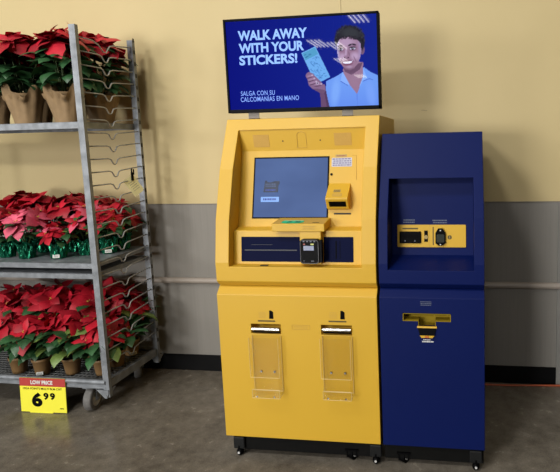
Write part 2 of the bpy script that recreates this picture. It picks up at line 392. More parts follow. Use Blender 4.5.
def lower_cabinet(name, x0, x1, mat, parent, holes=()):
    """box with a chamfered top front edge; holes: (x0, x1, z0, z1) pockets sunk into its front."""
    mb = MB(); zt, zc, zb = .8115, .779, .100; yfr = -.840; q = lambda a, b, c, d: mb.add([a, b, c, d], [(0, 1, 2, 3)])
    xs = sorted({x0, x1} | {v for h in holes for v in h[:2]}); zs = sorted({zb, zc} | {v for h in holes for v in h[2:]})
    for xa, xb in zip(xs, xs[1:]):
        for za, zz in zip(zs, zs[1:]):
            inside = [h for h in holes if h[0] - 1e-6 <= xa and xb <= h[1] + 1e-6 and h[2] - 1e-6 <= za and zz <= h[3] + 1e-6]
            y = yfr + (.055 if inside else 0)
            q((xa, y, za), (xb, y, za), (xb, y, zz), (xa, y, zz))
        q((xa, yfr, zc), (xb, yfr, zc), (xb, yfr + .034, zt), (xa, yfr + .034, zt))
        q((xa, yfr + .034, zt), (xb, yfr + .034, zt), (xb, BACK, zt), (xa, BACK, zt))
        q((xa, yfr, zb), (xa, BACK, zb), (xb, BACK, zb), (xb, yfr, zb))
        q((xa, BACK, zb), (xb, BACK, zb), (xb, BACK, zt), (xa, BACK, zt))
    # pocket side walls where the inside flag changes
    def ins(x, z): return any(h[0] < x < h[1] and h[2] < z < h[3] for h in holes)
    for za, zz in zip(zs, zs[1:]):
        zm = (za + zz) / 2
        for i in range(1, len(xs) - 1):
            a, b = ins((xs[i - 1] + xs[i]) / 2, zm), ins((xs[i] + xs[i + 1]) / 2, zm)
            if a != b: q((xs[i], yfr, za), (xs[i], yfr + .055, za), (xs[i], yfr + .055, zz), (xs[i], yfr, zz))
    for xa, xb in zip(xs, xs[1:]):
        xm = (xa + xb) / 2
        for i in range(1, len(zs) - 1):
            a, b = ins(xm, (zs[i - 1] + zs[i]) / 2), ins(xm, (zs[i] + zs[i + 1]) / 2)
            if a != b: q((xa, yfr, zs[i]), (xb, yfr, zs[i]), (xb, yfr + .055, zs[i]), (xa, yfr + .055, zs[i]))
    for x in (x0, x1):
        for za, zz in zip(zs, zs[1:]): q((x, yfr, za), (x, yfr, zz), (x, BACK, zz), (x, BACK, za))
        mb.add([(x, yfr, zc), (x, yfr + .034, zt), (x, BACK, zt), (x, BACK, zc)], [(0, 1, 2, 3)])
    return mb.build(name, mat, parent, bevel=0.002, weld=True)

def bottom_parts(root, x0, x1, feet, casters):
    mb = MB(); mb.box((x0, -.822, .026), (x1, BACK - .02, .1005)); mb.build('plinth', 'plinth', root, bevel=.003)
    for x in feet:
        b = MB(); b.box((x - .027, -.836, .034), (x + .027, -.815, .092)); f = b.build('leveling_bracket', 'bracket', root, bevel=.005)
        b = MB(); b.cyl((x, -.826, .012), (x, -.826, .05), .011); b.ball((x, -.826, .017), .017, 12)
        b.cyl((x, -.8445, .019), (x, -.841, .019), .0055, n=10, mi=1)
        b.build('foot', ['gloss_black', 'hub'], f)
    for x in casters:
        b = MB(); b.box((x - .03, -.83, .052), (x + .03, -.74, .06)); b.box((x - .024, -.825, .02), (x - .019, -.765, .06)); b.box((x + .019, -.825, .02), (x + .024, -.765, .06))
        f = b.build('caster_fork', 'black', root)
        T = Matrix.Translation((x, -.80, .026)) @ Matrix.Rotation(R(62), 4, 'Z')
        b = MB(); b.cyl((0, -.015, 0), (0, .015, 0), .026, n=24, T=T); b.cyl((0, -.0165, 0), (0, .0165, 0), .013, n=16, mi=1, T=T)
        b.build('caster_wheel', ['gloss_black', 'hub'], f)

def dashes(mb, T, x0, x1, y0, y1, rows, seed, mi=0, z=.0006, fill=.6):
    """rows of small printed dashes, too small to read."""
    rnd = random.Random(seed); h = (y1 - y0) / rows
    for r in range(rows):
        x = x0 + rnd.uniform(0, .06) * (x1 - x0); ya = y0 + h * (r + .5 - fill / 2); yb = y0 + h * (r + .5 + fill / 2)
        while x < x1 - .002:
            w = rnd.uniform(.06, .16) * (x1 - x0); xe = min(x1, x + w)
            mb.add([(x, ya, z), (xe, ya, z), (xe, yb, z), (x, yb, z)], [(0, 1, 2, 3)], mi, False, T); x = xe + .03 * (x1 - x0)

ky = empty('self_service_kiosk', (0, 0, 0), 0, 'tall yellow self-service kiosk with touch screen and two clear acrylic trays', 'kiosk')
up = upper_cabinet('upper_cabinet', PY, 0, .73, .064, .666, .905, 1.511, -.60, 'yellow', ky)
lo = lower_cabinet('lower_cabinet', 0, .73, 'yellow', ky, [(.154, .292, .600, .645), (.478, .616, .603, .648)])
mb = MB(); mb.box((.02, -.79, .80), (.71, BACK - .03, .822)); mb.build('joint_spacer', 'dark', ky)
bottom_parts(ky, .028, .716, (.058, .705), (.592,))
# recess panels
mb = MB(); mb.prism([(.064, -.6465, 1.511), (.064, -.627, 1.412), (.064, -.6, 1.412), (.064, -.6, 1.511)], (.602, 0, 0))
sof = mb.build('header_panel', 'yellow', ky)
TS = plane_T(-.6465, 1.511, (-.6465 + .627) / (1.511 - 1.412)); 
def hz(z): return (z - 1.511) * math.hypot(1, (.0195) / .099)
for x0, x1 in ((.128, .205), (.517, .598)):
    b = MB(); b.box((x0, hz(1.431), 0), (x1, hz(1.488), .0012), T=TS)
    for i in range(15):
        for j in range(11):
            b.cyl((x0 + .004 + i * (x1 - x0 - .008) / 14, hz(1.434) + j * .0053, .0012), (x0 + .004 + i * (x1 - x0 - .008) / 14, hz(1.434) + j * .0053, .0016), .0013, n=5, mi=1, T=TS)
    b.build('speaker_grille', ['yellow_dim', 'emboss'], sof)
b = MB(); pts = [(.341, hz(1.424)), (.341, hz(1.482))] + [(.3625 - .0215 * math.cos(R(a)), hz(1.482) + .016 * math.sin(R(a))) for a in range(15, 170, 15)] + [(.384, hz(1.482)), (.384, hz(1.424))]
b.tube([(x, y, .0005) for x, y in pts] + [(pts[0][0], pts[0][1], .0005)], .0012, T=TS); b.build('camera_cover_outline', 'emboss', sof)
for x in (.271, .451):
    b = MB(); b.cyl((x, hz(1.457), 0), (x, hz(1.457), .002), .003, n=10, T=TS); b.build('screw', 'dark', sof)
# display panel
SL = (-.627 + .714) / (1.412 - 1.064); LEN = math.hypot(1, SL)
TD = plane_T(-.714, 1.064, SL); dz = lambda z: (z - 1.064) * LEN
mb = MB(); mb.prism([(.064, -.627, 1.412), (.064, -.714, 1.064), (.064, -.6, 1.064), (.064, -.6, 1.412)], (.602, 0, 0))
disp = mb.build('display_panel', 'yellow', ky)
b = MB(); sx0, sx1, sz0, sz1 = .135, .485, dz(1.108), dz(1.376)
fw = .006
for a, c in (((sx0 - fw, sz0 - fw), (sx1 + fw, sz0)), ((sx0 - fw, sz1), (sx1 + fw, sz1 + fw)), ((sx0 - fw, sz0), (sx0, sz1)), ((sx1, sz0), (sx1 + fw, sz1))):
    b.box((a[0], a[1], 0), (c[0], c[1], .003), T=TD)
scr = b.build('screen_bezel', 'gloss_black', disp)
b = MB(); b.box((sx0, sz0, 0), (sx1, sz1, .0015), T=TD); b.build('touch_screen', 'touch', disp)
b = MB(); T = TD
orp = [(.179, dz(1.221)), (.183, dz(1.25)), (.1855, dz(1.2745)), (.194, dz(1.274)), (.198, dz(1.267)), (.214, dz(1.266)), (.232, dz(1.2715)), (.256, dz(1.2715)), (.257, dz(1.262)), (.251, dz(1.25)), (.250, dz(1.221))]
slab(b, list(reversed(orp)), .0006, T, 0, .0015)
slab(b, rrect(.168, .256, dz(1.177), dz(1.200), .002), .0006, T, 1, .0015)
dashes(b, T, .188, .240, dz(1.244), dz(1.262), 2, 4, 2, .0024, .7); dashes(b, T, .188, .238, dz(1.226), dz(1.236), 1, 9, 3, .0024, .7)
dashes(b, T, .178, .246, dz(1.184), dz(1.194), 1, 7, 3, .0024, .9)
b.build('screen_icons', ['ui_dark', 'ui_button', 'ui_mid', 'ui_ink'], disp)
# notice stickers
b = MB(); slab(b, rrect(.503, .598, dz(1.334), dz(1.374), .003), .0008, TD); slab(b, rrect(.520, .574, dz(1.377), dz(1.389), .002), .0008, TD, 2)
dashes(b, TD, .506, .595, dz(1.336), dz(1.373), 4, 3, 1, .0012, .5); dashes(b, TD, .526, .568, dz(1.380), dz(1.386), 1, 5, 3, .0012, .6)
st = b.build('notice_sticker', ['lilac', 'purple_ink', 'tan', 'led_red'], disp); st['label'] = 'pale lilac notice sticker with a small cream tab'
b = MB(); b.cyl((.503, dz(1.299), 0), (.503, dz(1.299), .006), .006, .005, n=14, T=TD); b.build('camera_lens', 'gloss_black', disp)
b = MB(); b.tube([(.60, dz(1.384), .0004), (.618, dz(1.384), .0004), (.620, dz(1.275), .0004)], .001, T=TD); b.build('hatch_outline', 'emboss', disp)
# scanner hood
b = MB()
def pd(z): return -.714 + (z - 1.064) * SL
hx0, hx1 = .492, .594
prof = [(pd(1.262) + .004, 1.262), (-.742, 1.200), (-.742, 1.192), (-.718, 1.148), (pd(1.142) + .004, 1.142)]
b.prism([(hx0, y, z) for y, z in prof], (hx1 - hx0, 0, 0)); sc = b.build('scanner_hood', 'yellow', disp, bevel=.002)
THs = plane_T(-.742, 1.200, (pd(1.262) + .004 + .742) / .062)
b = MB(); b.box((.523, .036, .0), (.556, .054, .0008), mi=0, T=THs); 
for i in range(6): b.box((.525 + i * .005, .037, .0008), (.527 + i * .005, .053, .001), mi=1, T=THs)
slab(b, rrect(.521, .566, .008, .030, .006), .0006, THs, 2); b.build('scan_sticker', ['tan', 'brown_ink', 'emboss'], sc)
TU = plane_T(-.718, 1.148, (-.742 + .718) / (1.192 - 1.148))
b = MB(); b.box((.506, .012, 0), (.584, .040, .001), T=TU); b.build('scan_window', 'gloss_black', sc)
b = MB(); b.box((.519, dz(1.119), 0), (.598, dz(1.126), .0012), T=TD); b.build('card_slot', 'dark', disp)
# lower panel with ledge
SLL = (-.767 + .785) / (1.057 - .905)
mb = MB(); mb.prism([(.064, -.714, 1.066), (.064, -.767, 1.057), (.064, -.785, .905), (.064, -.6, .905), (.064, -.6, 1.066)], (.602, 0, 0))
low = mb.build('transaction_panel', 'yellow', ky, bevel=.002)
TL = plane_T(-.785, .905, SLL); lz = lambda z: (z - .905) * math.hypot(1, SLL)
for x0, x1, nm in ((.102, .384, 'cash_slot_plate'), (.487, .621, 'card_slot_plate')):
    b = MB(); slab(b, rrect(x0, x1, lz(.918), lz(1.029), .003), .002, TL); pl_ = b.build(nm, 'navy', low)
    b = MB()
    if x1 < .4:
        b.box((.118, lz(.967), .002), (.364, lz(.972), .004), T=TL); b.box((.15, lz(.993), .002), (.25, lz(.9945), .0028), T=TL)
        b.build('slot_lip', pm('dull slot lip', (.022, .024, .035), .5, .1), pl_)
    else:
        b.box((.541, lz(.934), .002), (.546, lz(1.012), .0035), T=TL); b.box((.560, lz(.934), .002), (.562, lz(1.012), .003), T=TL); b.build('slot_lip', 'black', pl_)
# small items on the sill
b = MB(); b.box((.20, -.815, .905), (.235, -.795, .9065)); b.build('screw_plate', 'dark', up)
# console shelf and the column under it
b = MB(); b.hexa([(.262, -.812, 1.060), (.503, -.812, 1.060), (.503, -.70, 1.066), (.262, -.70, 1.066)], [(.262, -.812, 1.094), (.503, -.812, 1.094), (.503, -.70, 1.106), (.262, -.70, 1.106)])
cs = b.build('console_shelf', 'yellow', low, bevel=.003)
b = MB(); b.hexa([(.388, -.812, .914), (.484, -.812, .914), (.484, -.77, .914), (.388, -.77, .914)], [(.388, -.806, 1.062), (.484, -.806, 1.062), (.484, -.755, 1.062), (.388, -.755, 1.062)])
b.build('terminal_column', 'yellow', low, bevel=.002)
TT = Matrix(((1, 0, 0, 0), (0, .994, -.11, -.812), (0, .11, .994, 1.0946), (0, 0, 0, 1)))   # shelf top frame
b = MB(); slab(b, [(.300, .022), (.318, .010), (.352, .012), (.385, .011), (.402, .030), (.398, .052), (.36, .056), (.33, .05), (.312, .058), (.300, .045)], .0006, TT)
slab(b, [(.325, .024), (.345, .022), (.349, .036), (.33, .040)], .0004, TT, 1, .0006); slab(b, [(.36, .022), (.384, .022), (.388, .040), (.366, .042)], .0004, TT, 1, .0006)
slab(b, [(.305, .045), (.397, .045), (.395, .051), (.31, .052)], .0003, TT, 2, .0006)
b.build('map_sticker', ['green_sticker', 'green_ink', 'pale_green'], cs)['label'] = 'green map-shaped sticker on the console shelf'
b = MB(); slab(b, rrect(.444, .474, .020, .026, .002), .0006, TT); b.build('small_mark', 'brown_ink', cs)
TF = plane_T(-.8122, 1.062, 0)
b = MB(); dashes(b, TF, .404, .462, .006, .026, 2, 8, 0, .0006, .5); b.build('engraved_text', 'emboss', cs)
# payment terminal
Tt = plane_T(-.838, .922, .03)
b = MB(); slab(b, rrect(.396, .482, 0, .108, .013, 6), .026, Tt, 0, -.026); b.box((.470, .006, -.024), (.494, .104, -.004), T=Tt)
term = b.build('payment_terminal', 'gloss_black', low, bevel=.002)
b = MB(); rim = [(x, y, .0005) for x, y in rrect(.399, .479, .003, .105, .012, 6)]; b.tube(rim + rim[:1], .0016, T=Tt); b.build('terminal_rim', pm('grey terminal rim', (.10, .10, .11), .3), term)
b = MB(); slab(b, rrect(.413, .459, .060, .080, .001), .001, Tt); b.build('terminal_screen', 'terminal_lcd', term)
for x0, x1, y0, y1, m_ in ((.445, .459, .084, .090, 'led_yellow'), (.412, .420, .084, .090, 'led_red'), (.41, .417, .013, .0145, 'grey_ink'), (.445, .458, .012, .0145, 'grey_ink')):
    b = MB(); slab(b, rrect(x0, x1, y0, y1, .0005), .001, Tt); b.build('key', m_, term)
for i in range(4):
    b = MB(); b.box((.410 + i * .016, .097, .0), (.418 + i * .016, .101, .001), T=Tt); b.build('key', 'grey_ink', term)
# acrylic document trays
for i, (tx, zt) in enumerate(((.157, .6), (.482, .606))):
    b = MB(); b.cyl((tx + .004, -.846, zt + .024), (tx + .131, -.846, zt + .024), .0085, n=20); b.box((tx + .004, -.838, zt + .004), (tx + .13, -.832, zt + .016), mi=1)
    bar = b.build('paper_outlet_bar', ['chrome', 'gloss_black'], lo)
    b = MB(); t = .0035; z1, zm, z0 = zt, zt - .187, zt - .278
    b.box((tx, -.8405, z0 + .01), (tx + .134, -.844, z1 - .005))                          # back plate
    b.box((tx, -.882, zm), (tx + .134, -.882 + t, z1 - .004))                              # front plate
    b.box((tx, -.879, zm), (tx + t, -.844, z1 - .004)); b.box((tx + .134 - t, -.879, zm), (tx + .134, -.844, z1 - .004))
    b.box((tx + .008, -.892, z0), (tx + .134, -.892 + t, z0 + .04)); b.box((tx + .008, -.889, z0), (tx + .134, -.844, z0 + t))
    b.box((tx + .008, -.889, z0), (tx + .008 + t, -.844, zm)); b.box((tx + .134 - t, -.889, z0), (tx + .134, -.844, zm))
    tr = b.build('document_tray', 'acrylic', lo, bevel=.0008); tr['label'] = 'clear acrylic document tray'
    b = MB(); e = .0011; X0, X1 = tx, tx + .134
    for path in ([(X0, -.882, z1 - .006), (X0, -.882, zm), (X1, -.882, zm), (X1, -.882, z1 - .006)], [(X0 + .008, -.892, z0 + .04), (X0 + .008, -.892, z0), (X1, -.892, z0), (X1, -.892, z0 + .04), (X0 + .008, -.892, z0 + .04)],
                 [(X0 + .008, -.847, z0 + .002), (X0 + .008, -.890, z0 + .002)], [(X1, -.847, z0 + .002), (X1, -.890, z0 + .002)], [(X0, -.8445, z1 - .006), (X0, -.8445, z0 + .012), (X1, -.8445, z0 + .012), (X1, -.8445, z1 - .006)]):
        for p_, q_ in zip(path, path[1:]): b.cyl(p_, q_, e, n=6)
    b.build('tray_edge_glint', 'edge_glint', tr)  # opaque pale rods imitate bright glints on the acrylic edges
    for xx in (.035, .098):
        b = MB(); b.cyl((tx + xx, -.8445, zm + .012), (tx + xx, -.848, zm + .012), .006, .005, n=12); b.build('screw', 'chrome', tr)
    for xx in (.03, .11):
        b = MB(); b.cyl((tx + xx, -.893, z0 + .008), (tx + xx, -.8945, z0 + .008), .004, n=10); b.build('screw', 'chrome', tr)
    TP = plane_T(-.8402, zt + .057, 0)
    b = MB(); x = tx + .031; b.box((x, 0, 0), (x + .080, .0065, .0008), T=TP); b.build('printed_bar', 'brown_ink', lo)
    b = MB(); slab(b, [(x + .053, .014), (x + .073, .014), (x + .073, .045), (x + .064, .052), (x + .055, .052)], .0008, TP); b.build('page_icon', 'black', lo)
    b = MB(); 
    dashes(b, TP, x + .004, x + .038, .016, .046, 5, 20 + i, 0, .0005, .35); b.build('printed_map_icon', 'emboss', lo)
TP = plane_T(-.8402, .625, 0); b = MB()
o2 = [(x, y, .0004) for x, y in rrect(.345, .427, 0, .02, .002)]; b.tube(o2 + o2[:1], .0009, T=TP); dashes(b, TP, .352, .42, .004, .016, 2, 33, 0, .0004, .4); b.build('engraved_plate', 'emboss', lo)

# ------------------------------------------------------------------ blue kiosk
kb = empty('document_return_kiosk', (0, 0, 0), 0, 'dark blue narrow kiosk with a yellow card reader plate, beside the yellow one', 'kiosk')
BX0, BX1 = .741, 1.188
upper_cabinet('upper_cabinet', PB, BX0, BX1, .781, 1.146, .898, 1.281, -.60, 'blue', kb)
lob = lower_cabinet('lower_cabinet', BX0, BX1, 'blue', kb, [(.841, 1.047, .676, .711), (.907, .983, .640, .676)])
mb = MB(); mb.box((BX0 + .02, -.79, .80), (BX1 - .02, BACK - .03, .822)); mb.build('joint_spacer', 'dark', kb)
bottom_parts(kb, BX0 + .004, BX1 - .004, (1.150,), (.83,))
mb = MB(); mb.prism([(.781, -.834, .898), (.781, -.690, .932), (.781, -.655, 1.281), (.781, -.6, 1.281), (.781, -.6, .898)], (.365, 0, 0))
rp = mb.build('reader_panel', 'blue', kb)
SB = (.690 - .655) / (1.281 - .932); TB = plane_T(-.690, .932, SB); bz = lambda z: (z - .932) * math.hypot(1, SB)
b = MB(); x0, x1 = .806, 1.1135; slab(b, rrect(x0, x1, bz(.967), bz(1.068), .004), .005, TB); plate = b.build('reader_plate', 'yellow', rp, bevel=.001)
plate['label'] = 'yellow card reader plate'
b = MB(); b.box((.816, bz(.985), .005), (.914, bz(1.038), .012), T=TB); mod = b.build('card_reader', 'gloss_black', plate, bevel=.003)
b = MB(); b.box((.828, bz(1.008), .012), (.902, bz(1.026), .0128), T=TB)
for xx in (.842, .886): b.cyl((xx, bz(.996), .012), (xx, bz(.996), .0135), .003, n=8, mi=1, T=TB)
b.build('reader_mouth', ['black', 'grey_ink'], mod)
b = MB(); b.box((.829, bz(1.048), .005), (.90, bz(1.054), .0058), T=TB); b.build('printed_bar', 'brown_ink', plate)
b = MB(); b.box((.928, bz(1.016), .005), (.944, bz(1.042), .007), T=TB); b.box((.928, bz(.992), .005), (.944, bz(1.010), .007), T=TB); b.cyl((.936, bz(1.013), .006), (.936, bz(1.013), .009), .009, n=14, mi=1, T=TB)
b.build('key_lock', ['black', 'tan'], plate)
b = MB(); b.box((.9655, bz(.978), .005), (.9705, bz(1.058), .0058), T=TB); b.box((.951, bz(.968), .005), (.9525, bz(1.067), .0054), T=TB, mi=1); b.build('printed_line', ['brown_ink', 'emboss'], plate)
b = MB(); cx = 1.0005; body = [(cx - .022, bz(.986)), (cx - .008, bz(.976)), (cx + .008, bz(.976)), (cx + .022, bz(.986)), (cx + .022, bz(1.032)), (cx + .010, bz(1.052)), (cx - .010, bz(1.052)), (cx - .022, bz(1.032))]
slab(b, body, .012, TB, 0, .005); slab(b, rrect(cx - .017, cx + .017, bz(.990), bz(1.026), .005), .001, TB, 1, .017)
b.cyl((cx, bz(1.043), .017), (cx, bz(1.043), .019), .003, n=8, mi=2, T=TB); b.cyl((cx, bz(.981), .017), (cx, bz(.981), .019), .003, n=8, mi=2, T=TB)
b.build('bill_acceptor', ['gloss_black', pm('smoked reader window', (.03, .035, .03), .2), 'hub'], plate)
b = MB(); b.cyl((1.0415, bz(1.012), .005), (1.0415, bz(1.012), .0058), .0095, n=18, T=TB); b.box((1.0402, bz(1.006), .0058), (1.0428, bz(1.018), .0062), mi=1, T=TB); b.build('round_label', ['brown_ink', 'tan'], plate)
b = MB(); dashes(b, TB, .832, .886, bz(1.074), bz(1.094), 2, 41, 0, .0006, .5); b.build('printed_lettering', 'emboss_blue', rp); b = MB(); dashes(b, TB, .965, 1.03, bz(1.072), bz(1.092), 2, 42, 0, .0006, .5); b.build('printed_lettering', 'emboss_blue', rp)
# T-shaped yellow outlet
b = MB(); ys = -.786
b.box((.8415, ys, .6765), (1.0465, ys + .002, .7105)); b.box((.9075, ys, .6405), (.9825, ys + .002, .6765))
b.box((.8415, -.8395, .6765), (.8445, ys, .7105)); b.box((1.0435, -.8395, .6765), (1.0465, ys, .7105)); b.box((.8445, -.8395, .6765), (.9075, ys, .6785)); b.box((.9825, -.8395, .6765), (1.0435, ys, .6785))
b.box((.9075, -.8395, .6405), (.9095, ys, .6785)); b.box((.9805, -.8395, .6405), (.9825, ys, .6785))
b.box((.8415, -.8395, .7085), (1.0465, ys, .7105))
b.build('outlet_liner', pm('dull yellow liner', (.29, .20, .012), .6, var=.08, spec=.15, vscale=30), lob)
b = MB(); b.hexa([(.914, -.851, .616), (.976, -.851, .616), (.976, -.839, .616), (.914, -.839, .616)], [(.905, -.843, .652), (.985, -.843, .652), (.985, -.839, .652), (.905, -.839, .652)])
fl = b.build('outlet_flap', 'black', lob)
b = MB(); b.hexa([(.903, -.848, .650), (.987, -.848, .650), (.987, -.839, .650), (.903, -.839, .650)], [(.903, -.846, .656), (.987, -.846, .656), (.987, -.839, .656), (.903, -.839, .656)])
b.hexa([(.922, -.853, .608), (.968, -.853, .608), (.968, -.839, .608), (.922, -.839, .608)], [(.914, -.853, .618), (.976, -.853, .618), (.976, -.839, .618), (.914, -.839, .618)], 0)
b.build('flap_edge', 'yellow', fl)
b = MB(); b.box((.936, -.8545, .609), (.953, -.853, .617)); b.build('outlet_light', pm('orange indicator', (.5, .14, .02), .4), fl)
TP = plane_T(-.8402, .5, 0); b = MB(); dashes(b, TP, .928, .960, .092, .098, 1, 51, 0, .0006, .7); dashes(b, TP, .920, .972, .083, .091, 1, 52, 0, .0006, .7)
b.build('printed_lettering', 'white_ink', lob); b = MB(); dashes(b, TP, .917, .965, .245, .267, 3, 53, 0, .0006, .45); b.build('printed_lettering', 'emboss_blue', lob)

# ------------------------------------------------------------------ television on the kiosk
tv = empty('television', (.365, -.585, 1.563), 0, 'wide television showing a blue advert, standing on top of the yellow kiosk', 'television')
o = Vector((-.365, .585, -1.563))
def TVT(off=0.0): return Matrix.Translation(o) @ plane_T(-.6, 0, 0, off)
b = MB(); b.box((-.0025, -.6, 1.594), (.733, -.562, 2.024), T=Matrix.Translation(o)); b.box((.08, -.562, 1.66), (.65, -.535, 1.95), T=Matrix.Translation(o)); b.build('housing', 'black', tv, bevel=.004)
b = MB(); T = TVT(); bw = .011
ex0, ex1, ez0, ez1 = -.003, .7335, 1.5935, 2.0245
for a, c in (((ex0, ez0), (ex1, ez0 + .016)), ((ex0, ez1 - bw), (ex1, ez1)), ((ex0, ez0), (ex0 + bw, ez1)), ((ex1 - bw, ez0), (ex1, ez1))):
    b.box((a[0], a[1], 0), (c[0], c[1], .006), T=T)
b.build('bezel', 'gloss_black', tv, bevel=.002)
for x in (.118, .574):
    b = MB(); b.box((x - .026, -.592, 1.5625), (x + .026, -.588, 1.60), T=Matrix.Translation(o)); b.box((x - .026, -.592, 1.5625), (x + .026, -.50, 1.567), T=Matrix.Translation(o)); b.build('stand_bracket', 'steel', tv)

def inside(px, py, poly):
    """vectorised even-odd point in polygon."""
    r = np.zeros(px.shape, bool); n = len(poly)
    for i in range(n):
        (xa, ya), (xb, yb) = poly[i], poly[(i + 1) % n]
        if ya == yb: continue
        r ^= ((ya > py) != (yb > py)) & (px < (xb - xa) * (py - ya) / (yb - ya) + xa)
    return r

def screen_picture():
    NX, NY = 300, 176
    x0, x1, z0, z1 = ex0 + bw, ex1 - bw, ez0 + .016, ez1 - bw
    U, V = np.meshgrid(np.linspace(0, 1, NX), np.linspace(0, 1, NY))     # V up
    X = 226.8 + (377 - 226.8) * U + 4.2 * (1 - U) * (1 - V)               # units of the advert's own drawing, 150 x 90
    Y = (1 - V) * (110 + (105.2 - 110) * U) + V * (23 + (13.6 - 23) * U)
    col = np.zeros((NY, NX, 3)); L = lambda *c: np.array(s2l(*c))
    g = np.clip(U, 0, 1)[..., None]
    col[:] = L(4, 14, 122) * (1 - g) + L(18, 36, 142) * g
    def put(mask, c, a=1.0):
        mask = np.asarray(mask, float)[..., None] * a; col[:] = col * (1 - mask) + np.array(c) * mask
    def soft(d, w): return np.clip(.5 - d / w, 0, 1)
    def ell(cx, cy, rx, ry, rot=0.0, w=.12):
        c, s = math.cos(R(rot)), math.sin(R(rot)); dx, dy = X - cx, Y - cy
        return soft(np.sqrt(((dx * c + dy * s) / rx) ** 2 + ((-dx * s + dy * c) / ry) ** 2) - 1, w)
    P = lambda poly: inside(X, Y, poly)
    skin, skin_d, skin_l = L(154, 120, 148), L(100, 72, 100), L(202, 174, 212)
    # shirt
    shirt = [(326.3, 106.8), (327, 81), (335, 77), (344.5, 71.5), (349, 73), (360, 73), (363.5, 66.5), (370, 71.5), (378, 75.5), (379, 106)]
    sh = P(shirt); put(sh, L(112, 158, 246)); put(sh * np.clip((Y - 84) / 22, 0, 1), L(96, 136, 238), .6)
    put(sh * ell(336, 92, 4, 14, 8, .9), L(132, 178, 255), .7)
    put(sh * ell(370, 95, 4, 12, -8, .9), L(124, 166, 252), .7)
    # neck and open collar
    put(P([(343.6, 69), (344.8, 75), (349.5, 84), (356.7, 94), (360, 85), (363, 75), (363.2, 62), (352, 60)]), skin)
    put(P([(344, 67), (345.5, 71.5), (352, 74.5), (360, 69), (363, 62)]) , skin_d, .9)
    put(ell(354.5, 80, 3, 6, -15, .9), L(158, 126, 154), .5)
    put(P([(342.8, 72), (344.6, 73.5), (349.8, 84), (348.5, 85), (341.3, 80.5)]), L(136, 178, 255)); put(P([(341.3, 80.5), (348.5, 85), (348.3, 85.8), (340.8, 81.2)]), L(78, 112, 210))
    put(P([(363.2, 67.4), (362.8, 76), (358.5, 88), (362.5, 80.5), (366.5, 77.8)]), L(136, 178, 255)); put(P([(362.5, 80.5), (369, 78), (372.5, 79.4), (372.4, 79.9), (368.6, 78.7), (362.2, 81.6)]), L(80, 114, 212))
    put(P([(356.4, 93), (356.9, 93), (357.0, 106), (356.5, 106)]), L(92, 128, 226), .7)
    # ears, hair, face
    put(ell(363.1, 50, 1.9, 4.2, 8), L(120, 92, 124)); put(ell(363.2, 50, .8, 2.4, 8, .5), skin_d, .7)
    hair = L(38, 36, 46)
    put(ell(351, 38, 14.2, 12.6, 8, .16), hair); put(ell(362, 43.5, 3.2, 7, 8, .3), hair); put(ell(338.6, 41, 2.2, 6, -4, .3), hair)
    put(ell(352, 33, 9, 6, 8, 1.0), L(66, 70, 74), .55)
    face = [(338.6, 44), (338.5, 52), (339.8, 59), (342.6, 64.6), (346.5, 68.8), (350.3, 69.8), (354.2, 68.2), (358.0, 63.4), (360.6, 57), (361.8, 50), (361.2, 43), (357.5, 38.6), (352, 36.6), (345.6, 36.8), (341, 39.4)]
    fm = P(face); put(fm, skin)
    put(fm * ell(347.5, 42, 8, 4.8, 5, 1.1), skin_l, .5)                          # forehead
    put(fm * ell(343.6, 56.8, 3.2, 3.4, 0, 1.0), skin_l, .6); put(fm * ell(355.6, 55.8, 3.8, 3.6, 0, 1.0), skin_l, .65)   # cheeks
    put(fm * soft(X - 340.2, 2.4), L(196, 188, 236), .75); put(fm * soft(359.3 - X, 3.0), L(172, 160, 214), .5)
    put(fm * ell(350.4, 69.2, 7, 2.4, 0, .9), skin_d, .45); put(fm * ell(350, 66.6, 2.6, 1.3, 0, .9), skin_l, .4)
    put(fm * ell(341.8, 48.6, 3.2, 2.8, 0, .7), skin_d, .6); put(fm * ell(353.5, 47.6, 3.7, 2.8, -5, .7), skin_d, .6)     # eye sockets
    for (a, bb, c, d) in ((339.0, 46.0, 344.0, 45.4), (348.9, 45.7, 353.0, 43.6), (352.6, 43.6, 357.2, 44.8)):             # brows
        mx, my = (a + c) / 2, (bb + d) / 2; put(ell(mx, my, (c - a) / 2, .85, math.degrees(math.atan2(d - bb, c - a)), .5), L(30, 22, 38), .95)
    for cx, cy, rx in ((341.8, 49.2, 2.2), (353.5, 48.3, 2.6)):                     # eyes
        put(ell(cx, cy, rx, 1.25, -4, .3), L(196, 192, 224)); put(ell(cx, cy - .05, 1.25, 1.35, 0, .3), L(18, 12, 26))
        put(ell(cx, cy - 1.2, rx + .5, .65, -4, .5), L(20, 12, 26), .95); put(ell(cx, cy + 1.3, rx, .35, -4, .8), skin_d, .7); put(ell(cx + .4, cy - .4, .35, .35), L(230, 230, 255))
    put(ell(347.0, 52, .9, 4.6, 4, 1.0), skin_l, .6); put(ell(350.0, 53.5, .5, 2.6, -14, .9), skin_d, .55)                 # nose
    put(ell(347.2, 56.4, 2.5, 1.3, 0, .6), L(150, 116, 146), .8); put(ell(345.5, 57.3, .65, .45), L(48, 30, 48)); put(ell(349.2, 57.1, .65, .45), L(48, 30, 48)); put(ell(347.3, 57.9, 2.2, .4, 0, .8), skin_d, .6)
    put(ell(348.3, 61.4, 5.6, 1.5, -7, .4), L(112, 62, 90)); put(ell(348.6, 63.6, 4.6, 1.5, -7, .5), L(128, 76, 104))       # lips
    put(P([(343.6, 61.9), (345.6, 61.3), (348.2, 61.5), (351, 60.7), (353.3, 60.2), (352.2, 62.3), (349.7, 63.5), (346.5, 63.5), (344.5, 62.9)]), L(224, 222, 250))
    put(ell(342.3, 60.2, .5, 2.6, 20, .9), skin_d, .7); put(ell(355.4, 58.4, .5, 3, -24, .9), skin_d, .7)
    rnd = random.Random(8)
